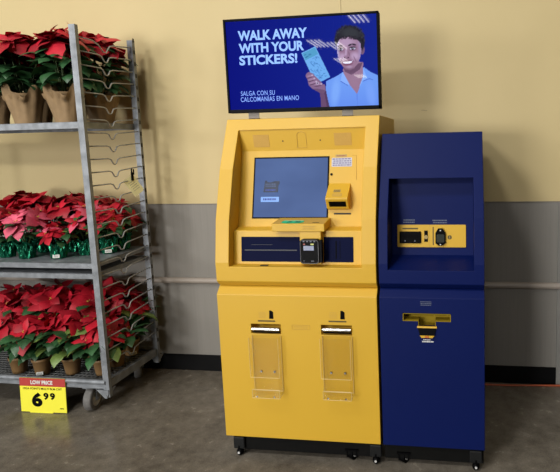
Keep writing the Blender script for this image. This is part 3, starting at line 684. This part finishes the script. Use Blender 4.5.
    for i in range(90):                                                              # short curly hair breaking up the edge
        a = rnd.uniform(-200, 25); q = rnd.uniform(.82, 1.06); cx, cy = 351 + 14 * q * math.cos(R(a)), 37.6 + 12.2 * q * math.sin(R(a))
        if cy < 46: put(ell(cx, cy, rnd.uniform(.4, .9), rnd.uniform(.4, .9), 0, .7), L(30, 28, 38) if rnd.random() < .6 else L(58, 60, 66), .8)
    for i in range(40):
        cx, cy = rnd.uniform(341, 361), rnd.uniform(35.2, 38.4) + abs(rnd.uniform(-1, 1)) * .3; cy += .10 * abs(cx - 350)
        put(ell(cx, cy, .8, .6, 0, .7), L(36, 32, 42), .85)
    # the sheet of stickers
    put(P([(303.3, 52.8), (317.2, 46.2), (331.2, 76.6), (317.0, 84)]), L(112, 176, 242)); put(P([(304.5, 53.2), (316.8, 47.3), (319.8, 53.8), (307.3, 60)]), L(84, 160, 205))
    rnd = random.Random(3); ax_, ay_ = np.array((13.9, -6.6)), np.array((13.8, 30.8))
    for i in range(60):
        u, v = rnd.uniform(.1, .9), rnd.uniform(.28, .92); p = np.array((303.3, 52.8)) + ax_ * u + ay_ * v
        put(ell(p[0], p[1], rnd.uniform(.5, 1.5), .3, rnd.choice((-25, 40, 65)), .6), L(58, 112, 184), .75)
    for i in range(8):
        u = rnd.uniform(.1, .8); p = np.array((303.3, 52.8)) + ax_ * u + ay_ * rnd.uniform(.07, .18); put(ell(p[0], p[1], 1.3, .4, -25, .6), L(50, 110, 160), .8)
    # hand and forearm
    put(P([(320.2, 90), (326.4, 88.5), (327.8, 97), (330, 107.5), (321.6, 108), (321.3, 98)]), L(106, 76, 112)); put(P([(324.8, 90), (326.6, 89), (330, 107.5), (327.4, 107.6)]), L(78, 54, 88), .8)
    hand = [(307.0, 75.5), (308, 73), (310.8, 71.6), (314.2, 73.2), (317.6, 77), (321.4, 80.4), (323.3, 84), (325.8, 84.2), (326.4, 90), (324, 93.5), (320.5, 92.5), (313.5, 88.5), (309.8, 85), (309.2, 80)]
    put(P(hand), L(136, 104, 140)); put(P([(313, 88.3), (320.5, 92.5), (324, 93.5), (326, 90), (319, 88.5)]), L(96, 68, 100), .7)
    for (xa, ya, xb, yb) in ((308.4, 76.6, 313.6, 75.0), (309.4, 80.0, 315.6, 78.2), (310.6, 83.4, 317.4, 81.2), (315.6, 84.6, 322.4, 83.6)):   # fingers
        an = math.degrees(math.atan2(yb - ya, xb - xa)); mx, my = (xa + xb) / 2, (ya + yb) / 2; ln = math.hypot(xb - xa, yb - ya) / 2
        put(ell(mx, my + 1.5, ln, .5, an, .7), L(66, 42, 66), .85); put(ell(mx, my, ln, 1.1, an, .6), L(164, 132, 166), .8); put(ell(xb, yb, .9, .8, an, .6), L(206, 186, 214), .8)
    put(ell(318.6, 82.9, 1.5, 1.3, 0, .4), L(196, 180, 214)); put(ell(318.6, 82.9, .8, .7, 0, .5), L(60, 40, 66))
    return NX, NY, x0, x1, z0, z1, col

NX, NY, px0, px1, pz0, pz1, col = screen_picture()
T = TVT(.0012)
vs = [(px0 + (px1 - px0) * i / (NX - 1), pz0 + (pz1 - pz0) * j / (NY - 1), 0) for j in range(NY) for i in range(NX)]
b = MB(); b.add(vs, [(j * NX + i, j * NX + i + 1, (j + 1) * NX + i + 1, (j + 1) * NX + i) for j in range(NY - 1) for i in range(NX - 1)], 0, False, T)
pic = b.build('screen', 'picture', tv)
at = pic.data.color_attributes.new('picture', 'FLOAT_COLOR', 'POINT')
at.data.foreach_set('color', np.concatenate([col.reshape(-1, 3), np.ones((NX * NY, 1))], 1).astype(np.float32).ravel())
T = TVT(.0018); b = MB()
add_text(b, 'WALK AWAY', T, .066, .399, 1.9245, 1.970, .035); add_text(b, 'WITH YOUR', T, .067, .382, 1.8685, 1.913, .035); add_text(b, 'STICKERS!', T, .066, .348, 1.8135, 1.858, .035)
b.build('headline', 'txt', tv); b = MB()
add_text(b, 'SALGA CON SU', T, .064, .2315, 1.673, 1.6945, .008, 1.08); add_text(b, 'CALCOMAN\u00cdAS EN MANO', T, .062, .3475, 1.645, 1.6725, .008, 1.08); b.build('subtitle', 'txt_small', tv)

# ------------------------------------------------------------------ the rolling rack
RW, RD, RA = 1.26, .435, R(-1.0)
RX, RY = -.817, -.55
rk = empty('rolling_plant_rack', (RX, RY, 0), RA, 'tall galvanised rolling rack full of poinsettias, beside the yellow kiosk', 'rack')
RM = Matrix.Translation((RX, RY, 0)) @ Matrix.Rotation(RA, 4, 'Z')
def rack_xy(x, y):
    """world x, y -> rack-local"""
    p = RM.inverted() @ Vector((x, y, 0)); return p.x, p.y
b = MB()
for x, y, zt in ((0, 0, 2.058), (0, RD, 2.06), (-RW, 0, 2.058), (-RW, RD, 2.06)):
    b = MB(); s = 1 if y > .1 else -1
    b.box((x - .017, y - .011, .100), (x + .017, y + .011, zt))
    n = 28 if y > .1 else 0
    for k in range(n):
        z = .22 + k * .0672
        sx = .0172 if x == 0 else -.0172
        b.box((x + (sx if x == 0 else sx - .001), y - .006, z + .014), (x + (sx + .001 if x == 0 else sx), y + .006, z + .036), 1)
    b.build('post', ['galv', 'dark'], rk)
for side, x in (('r', .006), ('l', -RW - .006)):
    for k in range(27):
        z = 2.004 - k * .0687
        ym = RD * .47; d = .034
        pts = [(x, .008, z), (x, ym - .05, z), (x, ym - .028, z - .006), (x, ym - .012, z - d + .004), (x, ym, z - d), (x, ym + .012, z - d + .004), (x, ym + .028, z - .006), (x, ym + .05, z), (x, RD - .008, z + .012)]
        if k == 0: pts = [(x, .008, z), (x, ym - .085, z - .002), (x, ym - .045, z - .018), (x, ym - .01, z - .05), (x, ym + .01, z - .05), (x, ym + .04, z - .012), (x, ym + .07, z - .004), (x, RD - .008, z + .014)]
        if z < .235: continue
        b = MB(); b.tube(pts, .0036, 6); b.build('rung', 'wire', rk)
def shelf(zt, h, name):
    b = MB(); x0, x1, y0, y1 = -RW + .006, -.018, -.004, RD + .002
    b.box((x0, y0, zt - h), (x1 + .02, y0 + .004, zt)); b.box((x0, y1 - .004, zt - h), (x1 + .02, y1, zt))
    b.box((x1 - .004, y0, zt - h), (x1, y1, zt)); b.box((x0, y0, zt - h), (x0 + .004, y1, zt))
    b.box((x0, y0, zt - .004), (x1, y1, zt - .001)); b.box((x0, y0 + .004, zt - h), (x1, y0 + .02, zt - h + .003))
    for i in range(5): b.box((x0, y0 + .07 + i * .085, zt - .016), (x1, y0 + .078 + i * .085, zt - .004))
    return b.build(name, 'galv', rk, bevel=.001)
shelf(1.580, .034, 'shelf'); shelf(.840, .028, 'shelf'); shelf(.783, .027, 'shelf')
b = MB(); x0, x1 = -RW, 0
for y in (-.006, RD + .004):
    b.cyl((x0, y, .183), (x1 - .004, y, .183), .0135, n=12); b.box((x0, y - .006, .147), (x1 - .004, y + .006, .160)); b.box((x0, y - .003, .155), (x1 - .004, y + .003, .175))
for x in (x0 + .004, x1 - .002):
    b.box((x - .012, 0, .147), (x + .012, RD, .190)); 
fr = b.build('deck_frame', 'galv', rk, bevel=.001)
b = MB(); b.box((x0 + .01, .004, .160), (x1 - .012, RD - .004, .166))
for i in range(47): b.tube([(x0 + .02 + i * .0265, .004, .170), (x0 + .02 + i * .0265, RD - .004, .170)], .003, 5)
for i in range(18): b.tube([(x0 + .01, .02 + i * .0275, .175), (x1 - .012, .02 + i * .0275, .175)], .003, 5)
b.build('deck_mesh', 'galv_dark', rk)
for (x, y) in ((.0, -.012), (.0, RD)):
    b = MB(); b.prism([(x - .055, y - .006, .142), (x + .015, y - .006, .142), (x + .015, y - .006, .122), (x + .004, y - .006, .096), (x - .008, y - .006, .096)], (0, .012, 0)); b.cyl((x + .002, y - .009, .108), (x + .002, y + .009, .108), .006, n=10)
    b.prism([(x + .012, y + .05, .142), (x + .012, y, .142), (x + .012, y, .104)], (.006, 0, 0))
    b.build('corner_gusset', 'galv', rk)
for (wx, wy, ang) in ((-.945, -.512, 10), (-.94, -.125, 35), (-1.99, -.50, 20), (-1.99, -.13, 5)):
    lx, ly = rack_xy(wx, wy); T = Matrix.Translation((lx, ly, .065)) @ Matrix.Rotation(R(ang), 4, 'Z')
    b = MB(); b.box((-.035, -.03, .069), (.035, .035, .074), T=T); b.cyl((0, .005, .066), (0, .005, .071), .022, n=16, T=T)
    for s in (-1, 1): b.hexa([(s * .027, -.012, -.012), (s * .027 + .004, -.012, -.012), (s * .027 + .004, .012, -.012), (s * .027, .012, -.012)], [(s * .027, -.012, .067), (s * .027 + .004, -.012, .067), (s * .027 + .004, .03, .067), (s * .027, .03, .067)], T=T)
    b.box((-.031, -.012, .066), (.031, .03, .070), T=T); b.cyl((-.036, 0, 0), (.036, 0, 0), .006, n=10, T=T)
    ck = b.build('caster_fork', 'galv', rk, bevel=.001)
    b = MB(); RT = Matrix.Rotation(R(90), 4, 'Y')
    b.lathe([(.042, -.021), (.060, -.021), (.0645, -.016), (.065, 0), (.0645, .016), (.060, .021), (.042, .021)], 32, 0, T @ RT)
    w = b.build('caster_wheel', 'rubber', ck)
    b = MB(); b.lathe([(.001, -.018), (.014, -.020), (.016, -.012), (.034, -.012), (.036, -.019), (.043, -.020), (.043, .020), (.036, .019), (.034, .012), (.016, .012), (.014, .020), (.001, .018)], 28, 0, T @ RT); b.build('wheel_hub', 'hub', w)

# yellow paper tag clipped to a rung
tg = empty('rack_tag', (-.790, -.225, 1.225), 0, 'pale yellow paper tag held by a black clip on the rack side wires', 'tag')
TG = Matrix.Rotation(R(62), 4, 'Z') @ Matrix.Rotation(R(90), 4, 'X') @ Matrix.Rotation(R(33), 4, 'Z')
b = MB(); slab(b, [(-.034, -.060), (.024, -.060), (.034, -.05), (.034, .044), (.026, .055), (-.026, .055), (-.034, .046)], .0006, TG)
card = b.build('tag_card', 'tag', tg); b = MB(); dashes(b, TG, -.02, .022, -.035, .03, 5, 61, 0, .0012, .16); b.build('tag_writing', 'label_ink', card)
b = MB(); TC = Matrix.Translation((0, -.006, .0)) @ Matrix.Rotation(R(86), 4, 'Z') @ Matrix.Rotation(R(90), 4, 'X')
b.box((-.006, .028, -.004), (.006, .075, .004), T=TC); b.box((-.012, .060, .003), (-.004, .098, .006), T=TC); b.box((.004, .060, .003), (.012, .094, .006), T=TC); b.build('clip', 'black', tg)

# ------------------------------------------------------------------ poinsettias
def leaf(mb, base, az, pitch, length, width, droop=60, fold=.25, roll=0.0, mi=0, rnd=random, lobes=0.0, rows=7):
    """one pointed leaf: a curved midrib with two half blades."""
    pts = []; p = Vector(base); d_az = az; step = length / (rows - 1); pt = pitch; curl = rnd.uniform(-18, 18)
    rt = Matrix.Rotation(R(roll), 3, 'X'); vs = []
    for i in range(rows):
        t = i / (rows - 1)
        a = R(d_az + curl * t); e = R(pt)
        d = Vector((math.cos(e) * math.cos(a), math.cos(e) * math.sin(a), math.sin(e)))
        side = Vector((-math.sin(a), math.cos(a), 0)); up = d.cross(side) * -1
        rr = R(roll); sd = side * math.cos(rr) + up * math.sin(rr); u2 = up * math.cos(rr) - side * math.sin(rr)
        w = width * .5 * (math.sin(PI * min(1, t * 1.02) ** .8) ** .85 if 0 < t < 1 else .0)
        if lobes and 1 < i < rows - 1 and i % 2 == 0: w *= 1 + lobes
        if i == 0: w = width * .03
        if i == rows - 1: w = width * .012
        k = fold * (1 - .5 * t); wav = rnd.uniform(-.10, .10) * w
        vs += [p + sd * w + u2 * (k * w + wav), p, p - sd * w + u2 * (k * w - wav)]
        p = p + d * step; pt = pitch - droop * (t + 1 / (rows - 1)) ** 1.2
    fs = []
    for i in range(rows - 1):
        a = i * 3; fs += [(a, a + 1, a + 4, a + 3), (a + 1, a + 2, a + 5, a + 4)]
    mb.add(vs, fs, mi, True)

def flower_head(br, bud, c, r, rnd, out=0.0, tilt=0.0, col=(0,)):
    """two whorls of broad coloured bracts round a cluster of small buds; the head leans outwards by tilt."""
    T = Matrix.Translation(Vector(c)) @ Matrix.Rotation(out, 4, 'Z') @ Matrix.Rotation(tilt, 4, 'Y')
    a0 = rnd.uniform(0, 360); tmp = MB()
    n1, n2 = rnd.randint(5, 7), rnd.randint(4, 5)
    for k in range(n1):
        L_ = r * rnd.uniform(.85, 1.15); leaf(tmp, (0, 0, 0), a0 + k * 360 / n1 + rnd.uniform(-16, 16), rnd.uniform(-14, 16), L_, L_ * rnd.uniform(.60, .76), rnd.uniform(25, 70), .2, rnd.uniform(-22, 22), rnd.choice(col), rnd, .07)
    for k in range(n2):
        L_ = r * rnd.uniform(.55, .78); leaf(tmp, (0, 0, .006), a0 + 30 + k * 360 / n2 + rnd.uniform(-14, 14), rnd.uniform(10, 45), L_, L_ * rnd.uniform(.55, .7), rnd.uniform(15, 55), .25, rnd.uniform(-22, 22), rnd.choice(col), rnd)
    o = len(br.v); br.v += [tuple(T @ Vector(v)) for v in tmp.v]; br.f += [[q + o for q in f] for f in tmp.f]; br.m += tmp.m; br.sm += tmp.sm
    for k in range(5):
        a = rnd.uniform(0, 2 * PI); bud.ball(T @ Vector((.006 * math.cos(a), .006 * math.sin(a), .008 + rnd.uniform(0, .003))), .0033, 5)

def poinsettia(label, x, y, z, kind, seed, H, spread, heads, r, cols=('red', 'deep_red'), nleaf=34, group=None, sticker=None, leaf_len=.095, light=.12, drop=0.0, lean=38):
    """kind: kraft / foil / plastic container.  H = height of the flower heads over the shelf."""
    x, y = 1.096 + (x - 1.096) * 1.0216, -.4376 + (y + .49) * .86
    rnd = random.Random(seed)
    root = empty('potted_poinsettia', (x, y, z), 0, label, 'plant', group)
    ph = rnd.uniform(0, 6)
    if kind == 'kraft':
        pr, hgt = .066, .168
        b = MB(); seg = 48
        def wob(j, a):
            t = j / 7; return (.010 * t * math.sin(3 * a + ph) + .006 * t * math.sin(11 * a + 2 * ph), (t > .8) * (.030 * math.sin(4 * a + ph) + .012 * math.sin(9 * a)))
        b.lathe([(pr * (.92 + .06 * j / 7) + .031 * (j / 7) ** 1.3, .002 + hgt * j / 7) for j in range(8)], seg, 0, None, True, wob)
        b.lathe([(pr * (.97) + .026, .002 + hgt * .93), (pr * .9, hgt * .5), (.001, hgt * .5)], 24, 0)
        b.build('paper_wrap', 'kraft', root)
        b = MB(); b.lathe([(.001, .0), (pr * .85, .0), (pr * .88, .003), (pr * .95, .12), (.001, .12)], 20, 0); b.build('soil', 'soil', root); rim = .125
    elif kind == 'foil':
        pr, hgt = .044, .092; b = MB()
        def wob(j, a):
            t = j / 6; return (.0035 * (.4 + t) * math.sin(13 * a + ph + j) + .003 * math.sin(7 * a - j), (t > .75) * (.008 * math.sin(6 * a + ph)))
        b.lathe([(.001, .001)] + [(pr * (.82 + .25 * j / 6) + (.008 if j == 6 else 0), .001 + hgt * j / 6) for j in range(7)], 56, 0, None, False, lambda j, a: wob(j - 1, a) if j else (0, 0))
        b.build('foil_wrap', 'foil', root)
        b = MB(); b.lathe([(.001, hgt * .8), (pr * .95, hgt * .8), (pr * .9, hgt * .7)], 20); b.build('soil', 'soil', root); rim = hgt * .82
    else:
        pr, hgt = .047, .096; b = MB()
        b.lathe([(.001, .0), (pr * .72, .0), (pr * .76, .004), (pr * .98, hgt - .016), (pr * 1.05, hgt - .015), (pr * 1.07, hgt), (pr * .99, hgt), (pr * .97, hgt - .012), (.001, hgt - .012)], 32, 0)
        b.build('pot', 'brown_pot', root)
        b = MB(); b.lathe([(.001, hgt - .010), (pr * .965, hgt - .0105), (pr * .9, hgt - .02)], 20); b.build('soil', 'soil', root); rim = hgt - .01
    st, br, bu, lf = MB(), MB(), MB(), MB()
    hs = []
    for k in range(heads):
        if k == 0: a, q = rnd.uniform(0, 360), .15
        else: a, q = k * 360 / max(1, heads - 1) + rnd.uniform(-25, 25), rnd.uniform(.7, 1.05)
        hx, hy, hz_ = spread * q * math.cos(R(a)), spread * q * math.sin(R(a)), H + rnd.uniform(-.04, .02) - (.045 + drop) * q
        c = Vector((hx, hy, hz_)); hs.append(c)
        b0 = Vector((hx * .12, hy * .12, rim - .005)); m1 = Vector((hx * .55, hy * .55, rim + (hz_ - rim) * .45))
        st.tube([b0, m1, c], [.004, .0035, .003], 5)
        flower_head(br, bu, c, r * rnd.uniform(.88, 1.1), rnd, math.atan2(hy, hx), R(rnd.uniform(5, 15) + lean * q * (k > 0)), tuple(range(len(cols))))
    for k in range(nleaf):
        c = rnd.choice(hs); t = rnd.uniform(.18, .92); base = Vector((c.x * (.12 + .88 * t), c.y * (.12 + .88 * t), rim + (c.z - rim) * t))
        a = math.degrees(math.atan2(c.y, c.x)) + rnd.uniform(-95, 95); L_ = leaf_len * rnd.uniform(.75, 1.15)
        pb = base + Vector((math.cos(R(a)), math.sin(R(a)), .4)) * .022
        st.tube([base, pb], .0013, 4)
        leaf(lf, pb, a, rnd.uniform(-5, 35), L_, L_ * rnd.uniform(.48, .6), rnd.uniform(55, 105), .28, rnd.uniform(-22, 22), 1 if rnd.random() < light else 0, rnd, .12)
    for m_ in (lf, br, bu): m_.v = [(v[0], min(v[1], -.006 - y), max(v[2], .003)) for v in m_.v]      # leaves press against the wall and rest on the shelf
    st.build('stem', 'stem', root); lf.build('leaves', ['leaf', 'leaf_light'], root); o_ = len(br.v); br.v += bu.v; br.f += [[q + o_ for q in f] for f in bu.f]; br.m += [len(cols)] * len(bu.f); br.sm += bu.sm
    br.build('bracts', list(cols) + ['bud'], root)
    if sticker:
        a = R(sticker); rr = pr * .86 + .0015; TS_ = Matrix.Rotation(a, 4, 'Z') @ Matrix.Translation((rr, 0, .016)) @ Matrix.Rotation(R(90), 4, 'Z') @ Matrix.Rotation(R(90 - 8), 4, 'X')
        b = MB(); b.box((-.017, -.008, -.004), (.017, .010, .0035), T=TS_); dashes(b, TS_, -.013, .013, -.005, .006, 3, seed, 1, .0042, .45)
        s_ = b.build('barcode_label', ['label_white', 'label_ink'], root); s_['label'] = 'white barcode label'
    return root

ZT, ZM, ZB = 1.5805, .8405, .1785
# top shelf, brown paper wraps
g = 'paper wrapped poinsettias on the top shelf'
for a in (
    ('red poinsettia in brown paper wrap on the top shelf, second wrap from the front post', -1.178, -.49, 11, .435, .110, 6, .140, None),
    ('red poinsettia in brown paper wrap on the top shelf, right against the front post', -.942, -.49, 12, .450, .085, 6, .135, None),
    ('red poinsettia on the top shelf, cut off by the photo edge, only its bracts showing', -1.39, -.47, 13, .42, .10, 6, .135, None),
    ('red poinsettia in brown paper wrap on the top shelf, seen through the side wires', -.915, -.235, 14, .46, .085, 5, .125, None),
    ('red poinsettia at the back of the top shelf, hidden behind the front two paper wraps', -1.10, -.23, 15, .45, .09, 5, .12, None),
    ('red poinsettia at the back of the top shelf, near the photo edge behind brown wrap', -1.31, -.23, 16, .43, .09, 5, .12, None)):
    lb, x, y, sd, H, sp, nh, r, _ = a
    poinsettia(lb, x, y, ZT, 'kraft', sd, H, sp, nh, r, nleaf=70, group=g, leaf_len=.13, light=.05, drop=-.01, lean=28)
# middle shelf, green foil wraps
g = 'foil wrapped poinsettias on the middle shelf'
for a in (
    ('pink poinsettia in green foil at the front of the middle shelf', -1.275, -.487, 21, .250, .085, 5, .100, ('pink',), None, 30),
    ('small red poinsettia in green foil with white barcode label, beside the pink one', -1.085, -.482, 22, .215, .055, 4, .075, ('red', 'deep_red', 'pink'), -70, 22),
    ('red and pink poinsettia in green foil, directly left of the front post on middle shelf', -.99, -.375, 23, .265, .085, 5, .095, ('pink', 'red'), None, 30),
    ('red poinsettia in green foil with white label, behind the side wires of middle shelf', -.885, -.325, 24, .250, .07, 5, .085, ('red', 'deep_red'), -60, 34),
    ('red poinsettia in green foil nearest the rear post on middle shelf', -.875, -.205, 25, .275, .07, 5, .09, ('red', 'deep_red'), None, 34),
    ('red poinsettia on the middle shelf at the photo edge, left of the pink one', -1.42, -.46, 26, .285, .08, 5, .10, ('red', 'deep_red'), None, 30),
    ('red poinsettia on the middle shelf, behind the pink one', -1.30, -.31, 27, .315, .09, 6, .11, ('red', 'deep_red'), None, 26),
    ('red poinsettia on the middle shelf, behind the small one with a barcode label', -1.135, -.29, 28, .310, .09, 6, .105, ('red', 'deep_red'), None, 26),
    ('red poinsettia in the back corner of middle shelf at the photo edge', -1.46, -.24, 29, .33, .09, 6, .11, ('red', 'deep_red'), None, 20),
    ('red poinsettia at the back of middle shelf, behind the red and pink one', -1.02, -.175, 30, .30, .08, 5, .10, ('red', 'deep_red'), None, 24),
    ('red poinsettia at the back of middle shelf against the wall, midway along', -1.20, -.145, 31, .325, .09, 5, .10, ('red', 'deep_red'), None, 20)):
    lb, x, y, sd, H, sp, nh, r, cols, stk, nl = a
    poinsettia(lb, x, y, ZM, 'foil', sd, H, sp, nh, r, cols, nl, g, stk, leaf_len=.085, light=.16)
# bottom deck, tan plastic pots
g = 'poinsettias in tan pots on the bottom deck'
for a in (
    ('red poinsettia in tan pot on the bottom deck, cut by the photo edge', -1.375, -.525, 41, .315, .085, 5, .120, None, 46),
    ('red poinsettia in tan pot with white barcode label, above the price card', -1.222, -.535, 42, .345, .085, 5, .125, -68, 48),
    ('red poinsettia in tan pot on the bottom deck, above the price card right edge', -1.055, -.51, 43, .345, .085, 5, .125, None, 50),
    ('red poinsettia in tan pot right behind the lower front post, above the wheel', -.875, -.505, 44, .315, .075, 5, .110, None, 50),
    ('red poinsettia in tan pot behind the lower side wires, midway along', -.868, -.375, 45, .325, .07, 4, .10, None, 50),
    ('red poinsettia in tan pot beside the lower rear post, one leaf poking out', -.885, -.195, 46, .40, .085, 5, .11, -40, 52),
    ('red poinsettia at the back of the bottom deck, at the photo edge', -1.43, -.30, 47, .43, .10, 6, .12, None, 40),
    ('red poinsettia at the back of the bottom deck, behind the barcode labelled pot', -1.255, -.30, 48, .45, .10, 6, .12, None, 40),
    ('red poinsettia at the far left of the bottom deck, mostly outside the photo edge', -1.565, -.30, 52, .42, .10, 6, .12, None, 30),
    ('red poinsettia at the back of the bottom deck, third behind the front row', -1.07, -.29, 49, .45, .10, 6, .12, None, 42),
    ('red poinsettia deepest on the bottom deck, hidden behind the others near the wall', -1.05, -.14, 50, .44, .09, 6, .115, None, 38)):
    lb, x, y, sd, H, sp, nh, r, stk, nl = a
    poinsettia(lb, x, y, ZB, 'plastic', sd, H, sp, nh, r, ('red', 'deep_red'), nl, g, stk, leaf_len=.125, light=.12, drop=.02, lean=40)

# ------------------------------------------------------------------ price card leaning on the rack
pc = empty('price_card', (-1.196, -.578, 0), 0, 'yellow price card with red header reading 6 99, standing at the rack foot', 'sign')
lean = R(-3); TPc = Matrix.Rotation(R(1.0), 4, 'Z') @ Matrix.Rotation(lean, 4, 'X') @ Matrix.Rotation(R(90), 4, 'X')
sw, shh = .1375, .196
b = MB(); b.box((-sw, .004, -.004), (sw, shh, 0), T=TPc); card = b.build('card', 'sign_yellow', pc)
b = MB(); b.box((-sw, 0.150, 0), (sw, shh, .0006), T=TPc); b.build('red_header', 'sign_red', card)
b = MB(); add_text(b, 'LOW PRICE', TPc @ Matrix.Translation((0, 0, .0012)), -.070, .063, .161, .184, .045); b.build('header_lettering', 'label_white', card)
b = MB(); Tx = TPc @ Matrix.Translation((0, 0, .0008))
add_text(b, '10GA POINTS MULTI BLM CNT', Tx, -.118, .117, .131, .143, .01)
add_text(b, '6', Tx, -.069, -.005, .034, .115, .055); add_text(b, '9', Tx, .003, .034, .075, .115, .055); add_text(b, '9', Tx, .042, .073, .075, .115, .055)
b.build('price_lettering', 'black', card)
b = MB(); dashes(b, Tx, .098, .124, .024, .031, 1, 71, 0, 0, .8); b.build('small_print', 'black', card)
b = MB(); b.box((-sw * .6, 0, -.05), (sw * .4, .004, .002), T=TPc); b.build('sign_foot', 'sign_yellow', pc)

# ------------------------------------------------------------------ cable by the baseboard
b = MB(); pts = []
for i in range(60):
    t = i / 59; x = 1.10 + t * .75
    pts.append((x, -.030 - .018 * math.sin(t * 4.2 + .6) - .02 * max(0, t - .55), .006))
b.tube(pts, .0055, 8); tag(b.build('extension_cord', 'cable'), 'thin orange cord on the floor along the black baseboard', 'cord')

# ------------------------------------------------------------------ store ceiling lights (seen reflected in the television)
def ceiling_light(x, y, label):
    t = empty('ceiling_light', (x, y, 4.6), 0, label, 'light', 'ceiling troffers')
    b = MB(); b.box((-.26, -.62, -.07), (.26, .62, 0)); b.build('housing', 'fixture', t)
    for yy in (-.45, .45):
        b = MB(); b.cyl((0, yy, 0), (0, yy, 1.9), .008, n=8); b.build('suspension_rod', 'fixture', t)
    for k in range(4):
        b = MB(); b.cyl((-.18 + k * .12, -.58, -.085), (-.18 + k * .12, .58, -.085), .016, n=12); b.build('tube', 'tube', t)
for x, y in ((-1.45, -11.1), (-3.35, -14.2), (-2.85, -14.7), (-3.4, -17.7), (-3.65, -22.5)):
    ceiling_light(x, y, 'white ceiling fixture with four bright tubes, behind the photographer')

def area(name, loc, aim, size, power, col=(1, .985, .935)):
    l = bpy.data.lights.new(name, 'AREA'); l.shape = 'RECTANGLE'; l.size, l.size_y = size; l.energy = power; l.color = col
    o = bpy.data.objects.new(name, l); C.objects.link(o); o.location = loc
    d = Vector(aim) - Vector(loc); o.rotation_euler = d.to_track_quat('-Z', 'Y').to_euler(); return o
KEY = [
    ('ceiling_lamp', (-2.3, -3.7, 4.9), (-.2, -.3, 1.0), (.9, .5), 62),
    ('ceiling_lamp', (-.4, -3.5, 4.9), (.5, -.4, 1.0), (.6, .5), 68),
    ('ceiling_lamp', (1.2, -10.5, 5.6), (.6, -.4, 1.8), (2.4, .6), 108),
    ('ceiling_lamp', (-3.6, -11.0, 5.4), (-.2, -.4, .8), (2.0, .6), 300),
    ('doorway_daylight', (-4.6, -4.7, 2.2), (.7, -.4, 1.2), (.5, .6), 55),
    ('low_fill_light', (-4.2, -12.0, 1.1), (.2, -.4, .9), (3.0, 1.7), 590),  # added low fill, evens out the light on lower surfaces; no real window
]
for k in KEY: area(*k)
w = bpy.data.worlds.new('store ambience'); SC.world = w; w.use_nodes = True
w.node_tree.nodes['Background'].inputs['Color'].default_value = (1.0, .97, .92, 1); w.node_tree.nodes['Background'].inputs['Strength'].default_value = .04

# ------------------------------------------------------------------ camera
yaw, pitch, roll = .1370, .1217, -.0236
F = Vector((-math.sin(yaw) * math.cos(pitch), math.cos(yaw) * math.cos(pitch), -math.sin(pitch))); Rt = Vector((math.cos(yaw), math.sin(yaw), 0)); Up = Rt.cross(F)
R2 = Rt * math.cos(roll) + Up * math.sin(roll); U2 = -Rt * math.sin(roll) + Up * math.cos(roll)
cam = bpy.data.cameras.new('camera'); co = bpy.data.objects.new('camera', cam); C.objects.link(co)
co.matrix_world = Matrix(((R2.x, U2.x, -F.x, 1.0959), (R2.y, U2.y, -F.y, -2.9184), (R2.z, U2.z, -F.z, 1.4485), (0, 0, 0, 1)))
cam.sensor_fit = 'HORIZONTAL'; cam.sensor_width = 36; cam.lens = 505 / 560 * 36
cam.shift_x = (280 - 392.64) / 560; cam.shift_y = (202.02 - 236) / 560; cam.clip_start = .05
SC.camera = co
SC.view_settings.view_transform = 'Standard'; SC.view_settings.look = 'None'; SC.view_settings.gamma = 1; SC.view_settings.exposure = 0
SC.view_settings.use_curve_mapping = False
SC.cycles.use_denoising = True
SC.cycles.max_bounces = 8; SC.cycles.transparent_max_bounces = 24
SC.cycles.caustics_reflective = False; SC.cycles.caustics_refractive = False
